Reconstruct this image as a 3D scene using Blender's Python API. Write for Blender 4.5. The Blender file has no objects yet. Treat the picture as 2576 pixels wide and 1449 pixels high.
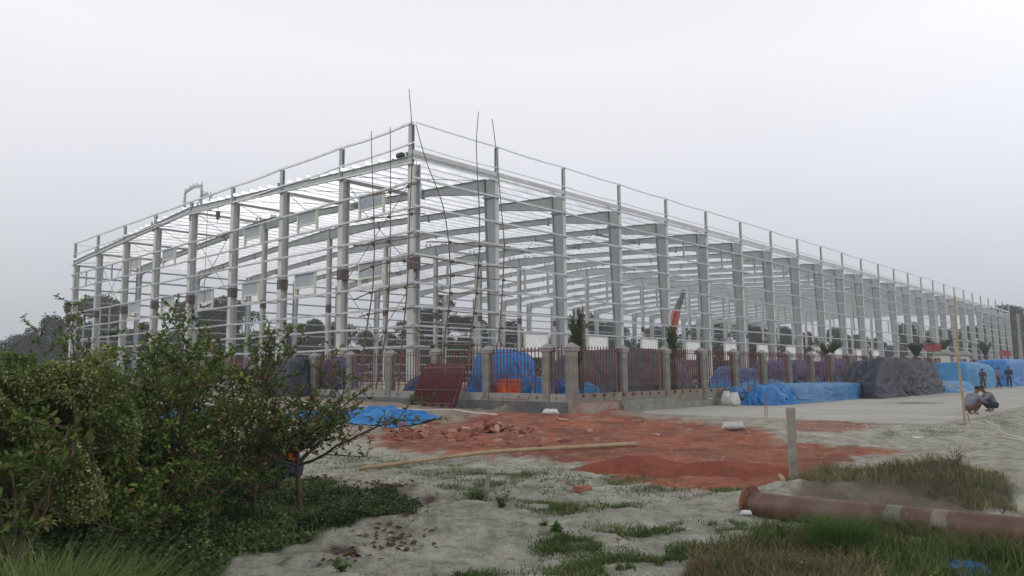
import bpy, math, random
import numpy as np
from mathutils import Vector, Matrix
SC = bpy.context.scene
COL = SC.collection
R = random.Random(7)
rng = np.random.default_rng(11)
PI = math.pi
# ------------------------------------------------------------------ camera calibration
FPX, PITCH, ROLL = 1889.0, 0.1115, 0.0063        # for a picture 2576 units wide, 1449 high
CAM = np.array([0.0, 0.0, 1.5])
_F = np.array([0, math.cos(PITCH), math.sin(PITCH)])
_U0 = np.array([0, -math.sin(PITCH), math.cos(PITCH)]); _R0 = np.array([1.0, 0, 0])
_U = _U0*math.cos(ROLL) + _R0*math.sin(ROLL)
_R = _R0*math.cos(ROLL) - _U0*math.sin(ROLL)
TH = 0.8205
EA = np.array([math.cos(TH), math.sin(TH)]); EB = np.array([-math.sin(TH), math.cos(TH)])
BO = np.array([-5.29, 40.0])                      # near corner of the steel frame
FO = np.array([2.10, 26.81])                      # corner of the boundary fence
def ray(px, py): return _F + _R*((px-1288)/FPX) + _U*((724.5-py)/FPX)
def G(px, py, z=-0.15):
    d = ray(px, py); t = (z-CAM[2])/d[2]; p = CAM + d*t
    return float(p[0]), float(p[1])
def AT(px, py, y):
    d = ray(px, py); p = CAM + d*(y/d[1]); return Vector([float(v) for v in p])
def proj(x, y, z):
    dx, dy, dz = x, y, z-CAM[2]
    w = dx*_F[0]+dy*_F[1]+dz*_F[2]; w = np.where(w < .05, .05, w)
    return 1288+FPX*(dx*_R[0]+dy*_R[1]+dz*_R[2])/w, 724.5-FPX*(dx*_U[0]+dy*_U[1]+dz*_U[2])/w
def W(a, b, z=0, o=BO):
    p = o + EA*a + EB*b; return (float(p[0]), float(p[1]), z)
def LOC(x, y, o=BO):
    d = np.array([x, y])-o; return float(d@EA), float(d@EB)
def onface(px, py, a=None, b=None, o=BO):          # point of the view ray on a plane parallel to a building face, in local coords
    d = ray(px, py); n = EB if b is not None else EA; c = b if b is not None else a
    t = (c + o@n) / (d[:2]@n); p = CAM + d*t
    la, lb = LOC(p[0], p[1], o); return Vector((la, lb, float(p[2])))
# ------------------------------------------------------------------ noise (numpy value noise)
def _h(ix, iy, s):
    n = (ix*374761393 + iy*668265263 + s*974711) & 0xffffffff
    n = ((n ^ (n >> 13))*1274126177) & 0xffffffff
    return ((n ^ (n >> 16)) & 0xffff)/65535.0
def vnoise(x, y, s=0):
    x = np.asarray(x, float); y = np.asarray(y, float)
    ix = np.floor(x).astype(np.int64); iy = np.floor(y).astype(np.int64)
    fx = x-ix; fy = y-iy; fx = fx*fx*(3-2*fx); fy = fy*fy*(3-2*fy)
    a = _h(ix, iy, s); b = _h(ix+1, iy, s); c = _h(ix, iy+1, s); d = _h(ix+1, iy+1, s)
    return (a*(1-fx)+b*fx)*(1-fy)+(c*(1-fx)+d*fx)*fy
def fbm(x, y, s=0, o=4):
    t = 0; amp = .5; tot = 0
    for k in range(o):
        t = t+amp*vnoise(x*2**k, y*2**k, s+k*17); tot += amp; amp *= .5
    return t/tot
def inpoly(px, py, poly):
    r = np.zeros(np.shape(px), bool); n = len(poly)
    for i in range(n):
        x0, y0 = poly[i]; x1, y1 = poly[(i+1) % n]
        if y0 == y1: continue
        c = ((y0 > py) != (y1 > py)) & (px < (x1-x0)*(py-y0)/(y1-y0)+x0); r ^= c
    return r
def sstep(a, b, x): t = np.clip((x-a)/(b-a), 0, 1); return t*t*(3-2*t)
# ------------------------------------------------------------------ mesh helpers
def link(name, me, mat=None, parent=None):
    o = bpy.data.objects.new(name, me); COL.objects.link(o)
    if mat is not None:
        for m in (mat if isinstance(mat, (list, tuple)) else [mat]): me.materials.append(m)
    if parent is not None: o.parent = parent
    return o
def tag(o, label=None, cat=None, group=None, kind=None):
    if label: o['label'] = label
    if cat: o['category'] = cat
    if group: o['group'] = group
    if kind: o['kind'] = kind
    return o
def empty(name, loc, rz=0, label=None, cat=None, group=None):
    o = bpy.data.objects.new(name, None); COL.objects.link(o); o.empty_display_size = .2
    o.location = loc; o.rotation_euler = (0, 0, rz); return tag(o, label, cat, group)
def copy_tree(o, parent=None):
    c = o.copy(); COL.objects.link(c)
    if parent is not None: c.parent = parent
    for ch in [q for q in list(COL.objects) if q.parent == o]: copy_tree(ch, c)
    return c
class MB:
    def __init__(s): s.v = []; s.f = []; s.m = []; s.mi = 0
    def add(s, vs, fs):
        n = len(s.v); s.v += [tuple(v) for v in vs]; s.f += [tuple(n+i for i in f) for f in fs]; s.m += [s.mi]*len(fs)
    def hexa(s, p):       # p: 4 bottom (ccw) + 4 top
        s.add(p, [(0,3,2,1),(4,5,6,7),(0,1,5,4),(1,2,6,5),(2,3,7,6),(3,0,4,7)])
    def box(s, x0, x1, y0, y1, z0, z1):
        s.hexa([(x0,y0,z0),(x1,y0,z0),(x1,y1,z0),(x0,y1,z0),(x0,y0,z1),(x1,y0,z1),(x1,y1,z1),(x0,y1,z1)])
    def frus(s, x, y, z0, z1, a0, b0, a1, b1):
        s.hexa([(x-a0,y-b0,z0),(x+a0,y-b0,z0),(x+a0,y+b0,z0),(x-a0,y+b0,z0),(x-a1,y-b1,z1),(x+a1,y-b1,z1),(x+a1,y+b1,z1),(x-a1,y+b1,z1)])
    def beam(s, p, q, w, h, up=(0,0,1)):   # rectangular bar from p to q
        p = Vector(p); q = Vector(q); d = (q-p).normalized(); u = Vector(up)
        if abs(d.dot(u)) > .98: u = Vector((1,0,0))
        a = d.cross(u).normalized()*w/2; b = a.cross(d).normalized()*h/2
        s.hexa([p-a-b,p+a-b,p+a+b,p-a+b,q-a-b,q+a-b,q+a+b,q-a+b])
    def tube(s, pts, rad, n=6, cap=True):
        pts = [Vector(p) for p in pts]; k = len(pts)
        if not isinstance(rad, (list, tuple)): rad = [rad]*k
        vs = []; ref = None
        for i, p in enumerate(pts):
            d = (pts[min(i+1,k-1)]-pts[max(i-1,0)]).normalized()
            if ref is None: ref = Vector((1,0,0)) if abs(d.x) < .8 else Vector((0,1,0))
            a = d.cross(ref).normalized(); b = d.cross(a); ref = b.cross(d).normalized() if False else ref
            for j in range(n):
                t = 2*PI*j/n; vs.append(p+(a*math.cos(t)+b*math.sin(t))*rad[i])
        fs = [(i*n+j, i*n+(j+1) % n, (i+1)*n+(j+1) % n, (i+1)*n+j) for i in range(k-1) for j in range(n)]
        if cap: fs += [tuple(range(n))[::-1], tuple((k-1)*n+j for j in range(n))]
        s.add(vs, fs)
    def mesh(s, name, smooth=False):
        me = bpy.data.meshes.new(name); me.from_pydata(s.v, [], s.f)
        if any(s.m): me.polygons.foreach_set('material_index', s.m)
        if smooth: me.polygons.foreach_set('use_smooth', [True]*len(s.f))
        me.update(); return me
    def build(s, name, mat, parent=None, smooth=False, bevel=0):
        o = link(name, s.mesh(name, smooth), mat, parent)
        if bevel:
            b = o.modifiers.new('b', 'BEVEL'); b.width = bevel; b.segments = 2; b.limit_method = 'ANGLE'
        return o
def np_mesh(name, V, Fq, mat, parent=None, var=None, smooth=False, cols=None):
    """V (n,3), Fq list of index arrays (each (m,k)); var per-vertex float attribute"""
    me = bpy.data.meshes.new(name); me.vertices.add(len(V)); me.vertices.foreach_set('co', np.ascontiguousarray(V, np.float32).ravel())
    loops = np.concatenate([f.ravel() for f in Fq]).astype(np.int32)
    tot = np.concatenate([np.full(len(f), f.shape[1]) for f in Fq]).astype(np.int32)
    st = np.concatenate([[0], np.cumsum(tot)[:-1]]).astype(np.int32)
    me.loops.add(len(loops)); me.loops.foreach_set('vertex_index', loops)
    me.polygons.add(len(tot)); me.polygons.foreach_set('loop_start', st)
    if smooth: me.polygons.foreach_set('use_smooth', np.ones(len(tot), bool))
    if var is not None:
        a = me.attributes.new('var', 'FLOAT', 'POINT'); a.data.foreach_set('value', np.ascontiguousarray(var, np.float32))
    if cols is not None:
        a = me.attributes.new('mask', 'FLOAT_COLOR', 'POINT'); a.data.foreach_set('color', np.ascontiguousarray(cols, np.float32).ravel())
    me.update(calc_edges=True); me.validate()
    return link(name, me, mat, parent)
def unit(v): return v/np.maximum(np.linalg.norm(v, axis=1, keepdims=True), 1e-9)
def leaf_arrays(P, D, N, L, Wd, var):
    """folded six-point leaves: P base, D direction, N normal, L length, Wd half width"""
    D = unit(D); S = unit(np.cross(D, N)); N = np.cross(S, D)
    L = L[:, None]; w = Wd[:, None]
    v = np.stack([P, P+D*L*.32+S*w+N*w*.35, P+D*L*.7+S*w*.8+N*w*.25-N*L*.04, P+D*L-N*L*.12, P+D*L*.7-S*w*.8+N*w*.25-N*L*.04, P+D*L*.32-S*w+N*w*.35], 1).reshape(-1, 3)
    b = (np.arange(len(P))*6)[:, None]
    f = np.concatenate([b+np.array([0,1,2,3]), b+np.array([0,3,4,5])])
    return v, f, np.repeat(var, 6)
def blade_arrays(P, H, Wd, lean, var):
    """bent grass blades; lean (n,2) horizontal offset of the tip"""
    n = len(P); ang = rng.uniform(0, 2*PI, n); S = np.stack([np.cos(ang), np.sin(ang), 0*ang], 1)*Wd[:, None]
    Lx = np.concatenate([lean, np.zeros((n, 1))], 1); Z = np.array([0, 0, 1.0])
    m = P+Lx*.3+Z*(H*.55)[:, None]; t = P+Lx+Z*(H*.95)[:, None]
    v = np.stack([P-S, P+S, m+S*.75, m-S*.75, t], 1).reshape(-1, 3)
    b = (np.arange(n)*5)[:, None]
    return v, [b+np.array([0,1,2,3]), b+np.array([3,2,4])], np.repeat(var, 5)
# ------------------------------------------------------------------ materials
def nodes(name):
    m = bpy.data.materials.new(name); m.use_nodes = True; nt = m.node_tree; nt.nodes.clear(); return m, nt
def N(nt, t, **k):
    n = nt.nodes.new(t)
    for a, v in k.items():
        if a.startswith('i_'): n.inputs[a[2:].replace('_', ' ')].default_value = v
        else: setattr(n, a, v)
    return n
def ramp(nt, fac, stops):
    r = N(nt, 'ShaderNodeValToRGB'); e = r.color_ramp.elements
    while len(e) < len(stops): e.new(.5)
    for q, (p, c) in zip(e, stops): q.position = p; q.color = (*c, 1)
    nt.links.new(fac, r.inputs[0]); return r.outputs[0]
def noise(nt, co, scale, det=5, rough=.55, dist=0, out=0):
    n = N(nt, 'ShaderNodeTexNoise'); n.inputs['Scale'].default_value = scale; n.inputs['Detail'].default_value = det
    n.inputs['Roughness'].default_value = rough; n.inputs['Distortion'].default_value = dist
    nt.links.new(co, n.inputs['Vector']); return n.outputs[out]
def mixc(nt, f, a, b, blend='MIX'):
    m = N(nt, 'ShaderNodeMix', data_type='RGBA', blend_type=blend)
    for s, v in ((0, f), (6, a), (7, b)):
        if hasattr(v, 'links'): nt.links.new(v, m.inputs[s])
        elif s == 0: m.inputs[0].default_value = v
        else: m.inputs[s].default_value = (*v, 1)
    return m.outputs[2]
def mmath(nt, op, a, b=None, clamp=False):
    m = N(nt, 'ShaderNodeMath', operation=op, use_clamp=clamp)
    for i, v in enumerate((a, b)):
        if v is None: continue
        if hasattr(v, 'links'): nt.links.new(v, m.inputs[i])
        else: m.inputs[i].default_value = v
    return m.outputs[0]
def finish(nt, col, rough=.8, metal=0, bumps=(), spec=.3, transl=0):
    p = N(nt, 'ShaderNodeBsdfPrincipled'); o = N(nt, 'ShaderNodeOutputMaterial')
    if hasattr(col, 'links'): nt.links.new(col, p.inputs['Base Color'])
    else: p.inputs['Base Color'].default_value = (*col, 1)
    if hasattr(rough, 'links'): nt.links.new(rough, p.inputs['Roughness'])
    else: p.inputs['Roughness'].default_value = rough
    p.inputs['Metallic'].default_value = metal; p.inputs['Specular IOR Level'].default_value = spec
    prev = None
    for h, st, di in bumps:
        b = N(nt, 'ShaderNodeBump'); b.inputs['Strength'].default_value = st; b.inputs['Distance'].default_value = di
        nt.links.new(h, b.inputs['Height'])
        if prev is not None: nt.links.new(prev, b.inputs['Normal'])
        prev = b.outputs[0]
    if prev is not None: nt.links.new(prev, p.inputs['Normal'])
    out = p.outputs[0]
    if transl:
        t = N(nt, 'ShaderNodeBsdfTranslucent'); mx = N(nt, 'ShaderNodeMixShader'); mx.inputs[0].default_value = transl
        if hasattr(col, 'links'): nt.links.new(col, t.inputs[0])
        else: t.inputs[0].default_value = (*col, 1)
        nt.links.new(out, mx.inputs[1]); nt.links.new(t.outputs[0], mx.inputs[2]); out = mx.outputs[0]
    nt.links.new(out, o.inputs[0])
def simple(name, c1, c2=None, scale=3, rough=.7, metal=0, bump=0, bscale=40, spec=.3, c3=None, f3=.62, s3=8, bdist=.01, stretch=None):
    m, nt = nodes(name); co = N(nt, 'ShaderNodeTexCoord').outputs['Object']
    if stretch:
        mp = N(nt, 'ShaderNodeMapping'); mp.inputs['Scale'].default_value = stretch; nt.links.new(co, mp.inputs[0]); co = mp.outputs[0]
    col = c1
    if c2: col = ramp(nt, noise(nt, co, scale), [(.32, c1), (.68, c2)])
    if c3: col = mixc(nt, ramp(nt, noise(nt, co, s3, 6, .65), [(f3, (0,0,0)), (f3+.12, (1,1,1))]), col, c3)
    bm = [(noise(nt, co, bscale, 5), bump, bdist)] if bump else []
    finish(nt, col, rough, metal, bm, spec); return m
def foliage(name, stops, rough=.55, transl=.25, spec=.25):
    m, nt = nodes(name); a = N(nt, 'ShaderNodeAttribute', attribute_name='var'); oi = N(nt, 'ShaderNodeObjectInfo')
    col = ramp(nt, a.outputs['Fac'], stops)
    hs = N(nt, 'ShaderNodeHueSaturation'); nt.links.new(col, hs.inputs['Color'])
    v = N(nt, 'ShaderNodeMapRange'); v.inputs[3].default_value = .8; v.inputs[4].default_value = 1.2; nt.links.new(oi.outputs['Random'], v.inputs[0]); nt.links.new(v.outputs[0], hs.inputs['Value'])
    finish(nt, hs.outputs[0], rough, 0, (), spec, transl); return m
M = {}
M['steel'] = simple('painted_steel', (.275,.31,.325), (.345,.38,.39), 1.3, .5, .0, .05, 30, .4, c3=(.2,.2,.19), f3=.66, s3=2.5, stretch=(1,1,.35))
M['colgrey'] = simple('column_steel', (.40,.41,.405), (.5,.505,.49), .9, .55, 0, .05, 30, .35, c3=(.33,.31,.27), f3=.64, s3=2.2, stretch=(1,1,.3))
M['galv'] = simple('galvanised_steel', (.42,.45,.475), (.6,.62,.64), 2.5, .42, .45, .05, 60, .5, c3=(.5,.5,.5), f3=.66)
M['purlin'] = simple('galvanised_purlin', (.6,.615,.64), (.78,.785,.79), 1.2, .3, .75, 0, 60, .5, c3=(.48,.49,.52), f3=.6, s3=1.5)
M['tape'] = simple('dark_wrap', (.06,.045,.045), (.11,.08,.08), 6, .6)
M['cream'] = simple('cream_frame', (.55,.54,.46), (.64,.63,.54), 3, .5)
M['dark'] = simple('dark_rubber', (.02,.02,.02), (.05,.05,.05), 6, .7)
M['rustrod'] = simple('rusty_rebar', (.13,.05,.03), (.22,.09,.05), 8, .8)
M['redfence'] = simple('red_primer_steel', (.085,.018,.021), (.13,.03,.032), 5, .6, 0, 0, 40, .3, c3=(.11,.04,.03), f3=.62)
M['concrete'] = simple('concrete', (.15,.145,.13), (.25,.24,.215), 2.2, .9, 0, .25, 35, .2, c3=(.17,.165,.15), f3=.6, s3=3)
M['cap'] = simple('concrete_cap', (.2,.2,.195), (.29,.285,.27), 3, .9, 0, .15, 35, .2, c3=(.2,.2,.19), f3=.62)
M['plaster'] = simple('cement_plaster', (.19,.195,.185), (.27,.27,.255), 1.4, .9, 0, .2, 25, .2, c3=(.18,.18,.17), f3=.62, s3=2.5)
M['darkplaster'] = simple('damp_plaster', (.075,.083,.09), (.12,.13,.132), 1.8, .85, 0, .2, 25, .2, c3=(.22,.22,.21), f3=.64)
M['white'] = simple('white_woven_bag', (.42,.42,.41), (.58,.57,.55), 8, .7, 0, .3, 30, .3, c3=(.42,.4,.36), f3=.6)
M['bag'] = simple('grey_cement_bag', (.3,.31,.31), (.45,.45,.44), 8, .75, 0, .3, 30)
M['bamboo'] = simple('dry_bamboo', (.24,.175,.1), (.36,.28,.165), 4, .6, 0, .1, 30, .3, c3=(.2,.14,.08), f3=.62, s3=14)
M['bamboodark'] = simple('weathered_bamboo', (.10,.066,.045), (.2,.135,.09), 3, .7, 0, .1, 30, .3, c3=(.09,.06,.04), f3=.6, s3=9)
M['post'] = simple('weathered_concrete_post', (.2,.19,.165), (.29,.275,.24), 5, .9, 0, .4, 60, .2, c3=(.17,.15,.12), f3=.6, s3=9)
M['wood'] = simple('raw_wood', (.3,.2,.13), (.42,.3,.2), 5, .7, 0, .1, 30)
M['skin'] = simple('brown_skin', (.12,.06,.035), (.17,.085,.05), 5, .55)
M['hair'] = simple('black_hair', (.008,.007,.006), (.02,.017,.015), 20, .6)
M['rope'] = simple('pale_rope', (.42,.42,.36), (.55,.54,.46), 9, .8)
M['green'] = simple('green_cord', (.1,.2,.14), (.16,.26,.18), 9, .8)
M['signred'] = simple('red_board', (.2,.014,.02), (.27,.022,.03), 3, .5)
M['craneorange'] = simple('orange_crane_paint', (.38,.06,.03), (.46,.085,.04), 2, .4, spec=.5)
M['cranegrey'] = simple('grey_crane_steel', (.1,.105,.11), (.16,.165,.17), 2, .45)
M['glass'] = simple('dark_glass', (.03,.04,.045), None, 2, .1, spec=.6)
def brickmat(name, c1, c2, mortar, s=1.0, bump=.4):
    m, nt = nodes(name); co = N(nt, 'ShaderNodeTexCoord').outputs['Object']
    mp = N(nt, 'ShaderNodeMapping'); mp.inputs['Rotation'].default_value = (PI/2, 0, 0); nt.links.new(co, mp.inputs[0])
    b = N(nt, 'ShaderNodeTexBrick'); nt.links.new(mp.outputs[0], b.inputs['Vector'])
    b.inputs['Scale'].default_value = s; b.inputs['Brick Width'].default_value = .25; b.inputs['Row Height'].default_value = .083; b.inputs['Mortar Size'].default_value = .008
    b.inputs['Color1'].default_value = (*c1, 1); b.inputs['Color2'].default_value = (*c2, 1); b.inputs['Mortar'].default_value = (*mortar, 1)
    col = mixc(nt, ramp(nt, noise(nt, co, 2.3, 6, .7), [(.42, (0,0,0)), (.6, (1,1,1))]), b.outputs[0], mortar)
    finish(nt, col, .9, 0, [(noise(nt, co, 30), .3, .01)], .2); return m
M['brickwall'] = brickmat('brick_footing', (.26,.12,.09), (.2,.1,.08), (.29,.26,.22))
M['brickstack'] = brickmat('orange_brick_stack', (.6,.12,.05), (.5,.09,.035), (.4,.16,.1))
M['rubble'] = simple('brick_rubble', (.12,.07,.055), (.22,.12,.09), 3, .9, 0, .6, 30, .2, c3=(.3,.26,.22), f3=.58, bdist=.03)
def brickcol():
    m, nt = nodes('loose_brick'); co = N(nt, 'ShaderNodeTexCoord').outputs['Object']; oi = N(nt, 'ShaderNodeObjectInfo')
    c = ramp(nt, oi.outputs['Random'], [(0, (.15,.05,.036)), (.45, (.25,.085,.06)), (.75, (.33,.14,.1)), (1, (.42,.27,.21))])
    c = mixc(nt, ramp(nt, noise(nt, co, 9, 6, .7), [(.5, (0,0,0)), (.62, (.8,.8,.8))]), c, (.33,.2,.155))
    finish(nt, c, .95, 0, [(noise(nt, co, 50), .5, .01)], .1); return m
M['brick'] = brickcol()
def tarpmat(name, c1, c2, faded, rough=.5):
    m, nt = nodes(name); co = N(nt, 'ShaderNodeTexCoord').outputs['Object']
    col = ramp(nt, noise(nt, co, 1.2, 5, .6, .6), [(.3, c1), (.6, c2)])
    col = mixc(nt, ramp(nt, noise(nt, co, .8, 6, .7, 1), [(.5, (0,0,0)), (.75, (.8,.8,.8))]), col, faded)
    finish(nt, col, rough, 0, [(noise(nt, co, 4, 5, .6, 2.5), .4, .05), (noise(nt, co, 22, 3), .2, .01)], .28); return m
M['bluetarp'] = tarpmat('blue_tarpaulin', (.008,.09,.27), (.014,.16,.43), (.045,.24,.48))
M['skytarp'] = tarpmat('faded_blue_tarpaulin', (.018,.1,.24), (.035,.15,.33), (.11,.22,.36))
M['cyantarp'] = tarpmat('light_blue_tarpaulin', (.014,.13,.3), (.03,.2,.4), (.08,.27,.43))
M['darktarp'] = tarpmat('dark_grey_tarpaulin', (.014,.018,.028), (.028,.034,.05), (.06,.067,.085), .6)
M['browntarp'] = tarpmat('grey_brown_tarpaulin', (.036,.043,.054), (.054,.062,.074), (.08,.088,.1), .55)
M['navytarp'] = tarpmat('navy_tarpaulin', (.014,.034,.10), (.022,.055,.16), (.05,.09,.2))
M['sand'] = simple('heaped_sand', (.16,.145,.12), (.24,.22,.185), 3, .95, 0, .6, 30, .1, c3=(.26,.15,.11), f3=.62)
M['dust'] = simple('heaped_brick_dust', (.17,.056,.038), (.31,.09,.052), 3.5, .95, 0, 1, 30, .1, c3=(.16,.06,.048), f3=.52, s3=7, bdist=.05)
# ------------------------------------------------------------------ ground
GZ = -0.15
RED = [(930,1098),(1130,1068),(1300,1050),(1480,1040),(1620,1055),(1790,1066),(1900,1078),(1930,1100),(2000,1122),(2230,1128),(2300,1136),(2120,1152),(2095,1185),(2050,1212),(1930,1235),(1700,1232),(1540,1205),(1490,1168),(1250,1150),(1080,1135),(960,1125)]
RED2 = [(1985,1052),(2190,1062),(2225,1085),(2080,1098),(1990,1088)]
EARTH = [(560,1000),(1000,985),(1160,1015),(1590,1035),(1790,1070),(1650,1075),(1300,1062),(1100,1085),(900,1110),(600,1075)]
UG = [(-900,1700),(560,1455),(600,1392),(750,1372),(860,1335),(1060,1302),(1040,1265),(900,1240),(720,1215),(640,1150),(520,1085),(300,1065),(-900,1030)]
LITTER = [(800,1215,60,12),(985,1237,75,14),(960,1290,90,14),(860,1375,45,10),(1010,1255,40,8),(1075,1262,30,8)]
GP = [(1200,1195,150,13),(960,1165,120,10),(1385,1280,50,9),(1560,1210,80,9),(1310,1235,60,8),(1660,1240,60,6),(1450,1385,60,12),(1600,1352,70,10),(1250,1262,60,7),(1190,1232,70,8),(1420,1285,50,7),(1480,1430,60,12),(1150,1445,90,8),(1390,1385,20,8),(1640,1420,80,10),(1740,1400,70,9),(1330,1205,50,6),(2450,1045,60,6),(2520,1060,50,8),(2360,1090,60,6),(2240,1100,30,5),(880,1150,60,8),(1560,1275,40,6),(1830,1245,40,5),(1790,1340,60,9)]
DRYA = [(1950,1235),(1985,1205),(2080,1172),(2200,1188),(2380,1185),(2480,1225),(2570,1290),(2300,1272),(2080,1262)]
DRYB = [(1700,1455),(1760,1400),(1900,1365),(1940,1345),(2170,1342),(2350,1345),(2800,1320),(2900,1700),(1500,1700),(1560,1480)]
Q0 = np.array(G(2346,1067,0)); QA, QB = LOC(Q0[0], Q0[1], FO)
mx0, my0 = (2250-1288)/FPX*9.9, 9.9
def bump(x, y, cx, cy, rx, ry, h, p=1.0):
    d = ((x-cx)/rx)**2+((y-cy)/ry)**2; return h*np.exp(-d*p)
def hgt(x, y):
    x = np.asarray(x, float); y = np.asarray(y, float)
    a = (x-FO[0])*EA[0]+(y-FO[1])*EA[1]; b = (x-FO[0])*EB[0]+(y-FO[1])*EB[1]
    z = GZ+.15*sstep(14, 25, y)*sstep(-2, -7, a+0*b)*0+.15*sstep(-9, -1.5, a)*sstep(-3, -.5, b)*sstep(13, 20, y)+(fbm(x*.35, y*.35, 3, 3)-.5)*.14*sstep(3, 6, y)+(fbm(x*1.6, y*1.6, 5, 4)-.5)*.12+(fbm(x*6, y*6, 9, 3)-.5)*.05-np.clip(vnoise(x*3.3,y*3.3,77)-.72,0,1)*.16
    z = z-.05*sstep(12, 7, y)*sstep(1.5, 4, x)
    # right of the slab the ground falls off
    z = z-.25*sstep(QB+.3, QB-2.5, b)*sstep(-1, 3, a-QA)
    # earth banked against the slab's front edge
    z = np.maximum(z, -.09+(fbm(x*1.2, y*1.2, 8, 3)-.5)*.1-.3*np.abs(a-QA+.5)*.45) if False else z
    z = z+bump(x, y, *G(2120, 1090), 3.2, 1.3, .09)+bump(x, y, *G(1960, 1105), 2.0, .9, .10)
    z = z+.11*sstep(QA-2.2, QA-.15, a)*(1-sstep(QA+.1, QA+.3, a))*sstep(QB-.6, QB+.5, b)*(.45+.9*fbm(x*.9, y*.9, 91, 3))
    z = z+.1*sstep(QB-1.6, QB-.1, b)*(1-sstep(QB+.1, QB+.3, b))*sstep(QA-.5, QA+.3, a)*(.3+fbm(x*.7, y*.7, 92, 3))
    z = z+sstep(-7, -1, a)*(1-sstep(-.1, .3, a))*np.clip(b*.022, 0, .5)
    z = z+bump(x, y, mx0, my0, 1.9, .8, 1)*(fbm(x*2.6, y*2.6, 93, 4)-.5)*.35
    z = z+bump(x, y, mx0, my0, 1.7, .62, .40)+bump(x, y, mx0+1.6, my0+.1, 1.1, .6, .2)
    for (px, py, r, h) in ((930,1235,.5,.10),(1010,1250,.4,.10),(1060,1245,.35,.09),(880,1225,.4,.08),(1090,1320,.3,.08),(950,1325,.35,.08),(1180,1275,.6,.05)):
        z = z+bump(x, y, *G(px, py), r, r*.5, h)
    z = z+bump(x, y, *G(1400, 1062), 2.2, 1.0, .1)
    z = z+(fbm(x*3.1+9, y*3.1, 21, 3)-.5)*.05*sstep(16, 9, y)
    inside = sstep(-.2, .4, a)*sstep(-.2, .4, b)
    zi = .02+(fbm(x*.3, y*.3, 4, 3)-.5)*.1
    z = z*(1-inside)+zi*inside
    onslab = (a > QA+.15) & (b > QB+.15) & (b < .3)
    z = np.where(onslab, -.3, z)
    far = sstep(45, 70, np.hypot(x, y))*(1-inside)
    return z*(1-far)+(-.15)*far
def h1(x, y): return float(hgt(np.array([x]), np.array([y]))[0])
def pixmask(x, y, poly, s, jx=26, jy=8, z=GZ):
    px, py = proj(x, y, np.full_like(x, z)); k = 2.2
    px = px+(fbm(x*k, y*k, s, 4)-.5)*jx*2; py = py+(fbm(x*k, y*k, s+50, 4)-.5)*jy*2
    return inpoly(px, py, poly) & (y > 1)
ang = np.concatenate([np.linspace(-180, -50, 16)[:-1], np.linspace(-50, -38, 14)[:-1], np.linspace(-38, 38, 720), np.linspace(38, 50, 14)[1:], np.linspace(50, 180, 16)[1:]])
rad = np.concatenate([[.05, .8, 1.6, 2.4], np.geomspace(3, 62, 430), np.geomspace(66, 520, 22)])
A2, R2 = np.meshgrid(np.radians(ang[:-1]), rad)
TX = (R2*np.sin(A2)).ravel(); TY = (R2*np.cos(A2)).ravel(); TZ = hgt(TX, TY)
nA, nR = len(ang)-1, len(rad)
ii = np.arange(nR-1)[:, None]*nA; jj = np.arange(nA)[None, :]; j2 = (jj+1) % nA
TF = np.stack([(ii+jj).ravel(), (ii+j2).ravel(), (ii+nA+j2).ravel(), (ii+nA+jj).ravel()], 1)
red = pixmask(TX, TY, RED, 1, 95, 17).astype(float); red = np.maximum(red, .75*pixmask(TX, TY, RED2, 2, 90, 18))
earth = pixmask(TX, TY, EARTH, 3, 60, 10).astype(float)
a_ = (TX-FO[0])*EA[0]+(TY-FO[1])*EA[1]; b_ = (TX-FO[0])*EB[0]+(TY-FO[1])*EB[1]
earth = np.maximum(earth, ((a_ > 0) & (b_ > 0)).astype(float)*.9)
CLAY_SHADE = [(1985,1275),(2080,1235),(2250,1228),(2420,1245),(2500,1300),(2200,1300)]  # bare clay on the mound's near side, its shade painted into the soil colour
earth = np.maximum(earth, pixmask(TX, TY, CLAY_SHADE, 8, 20, 6)*.5)
clay_shade = pixmask(TX, TY, CLAY_SHADE, 8, 20, 6)
grs = pixmask(TX, TY, UG, 4, 30, 8).astype(float)*.9
PX, PY = proj(TX, TY, np.full_like(TX, GZ))
jn = fbm(TX*3, TY*3, 31, 4)
for (cx, cy, rx, ry) in GP: grs = np.maximum(grs, np.where((TY > 1), np.clip(1.5-((PX-cx)/rx)**2-((PY-cy)/ry)**2-(jn-.35)*3, 0, 1), 0)*.5)
for P_ in (DRYA, DRYB): grs = np.maximum(grs, pixmask(TX, TY, P_, 6, 30, 6)*.8)
litter_shade = clay_shade*.62  # painted shade of the mound's clay shares the channel with leaf litter
for (cx, cy, rx, ry) in LITTER: litter_shade = np.maximum(litter_shade, np.where(TY > 1, np.clip(1.6-((PX-cx)/rx)**2-((PY-cy)/ry)**2-(jn-.35)*3.5, 0, 1), 0))
cols = np.stack([red, grs, earth, litter_shade], 1)
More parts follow.
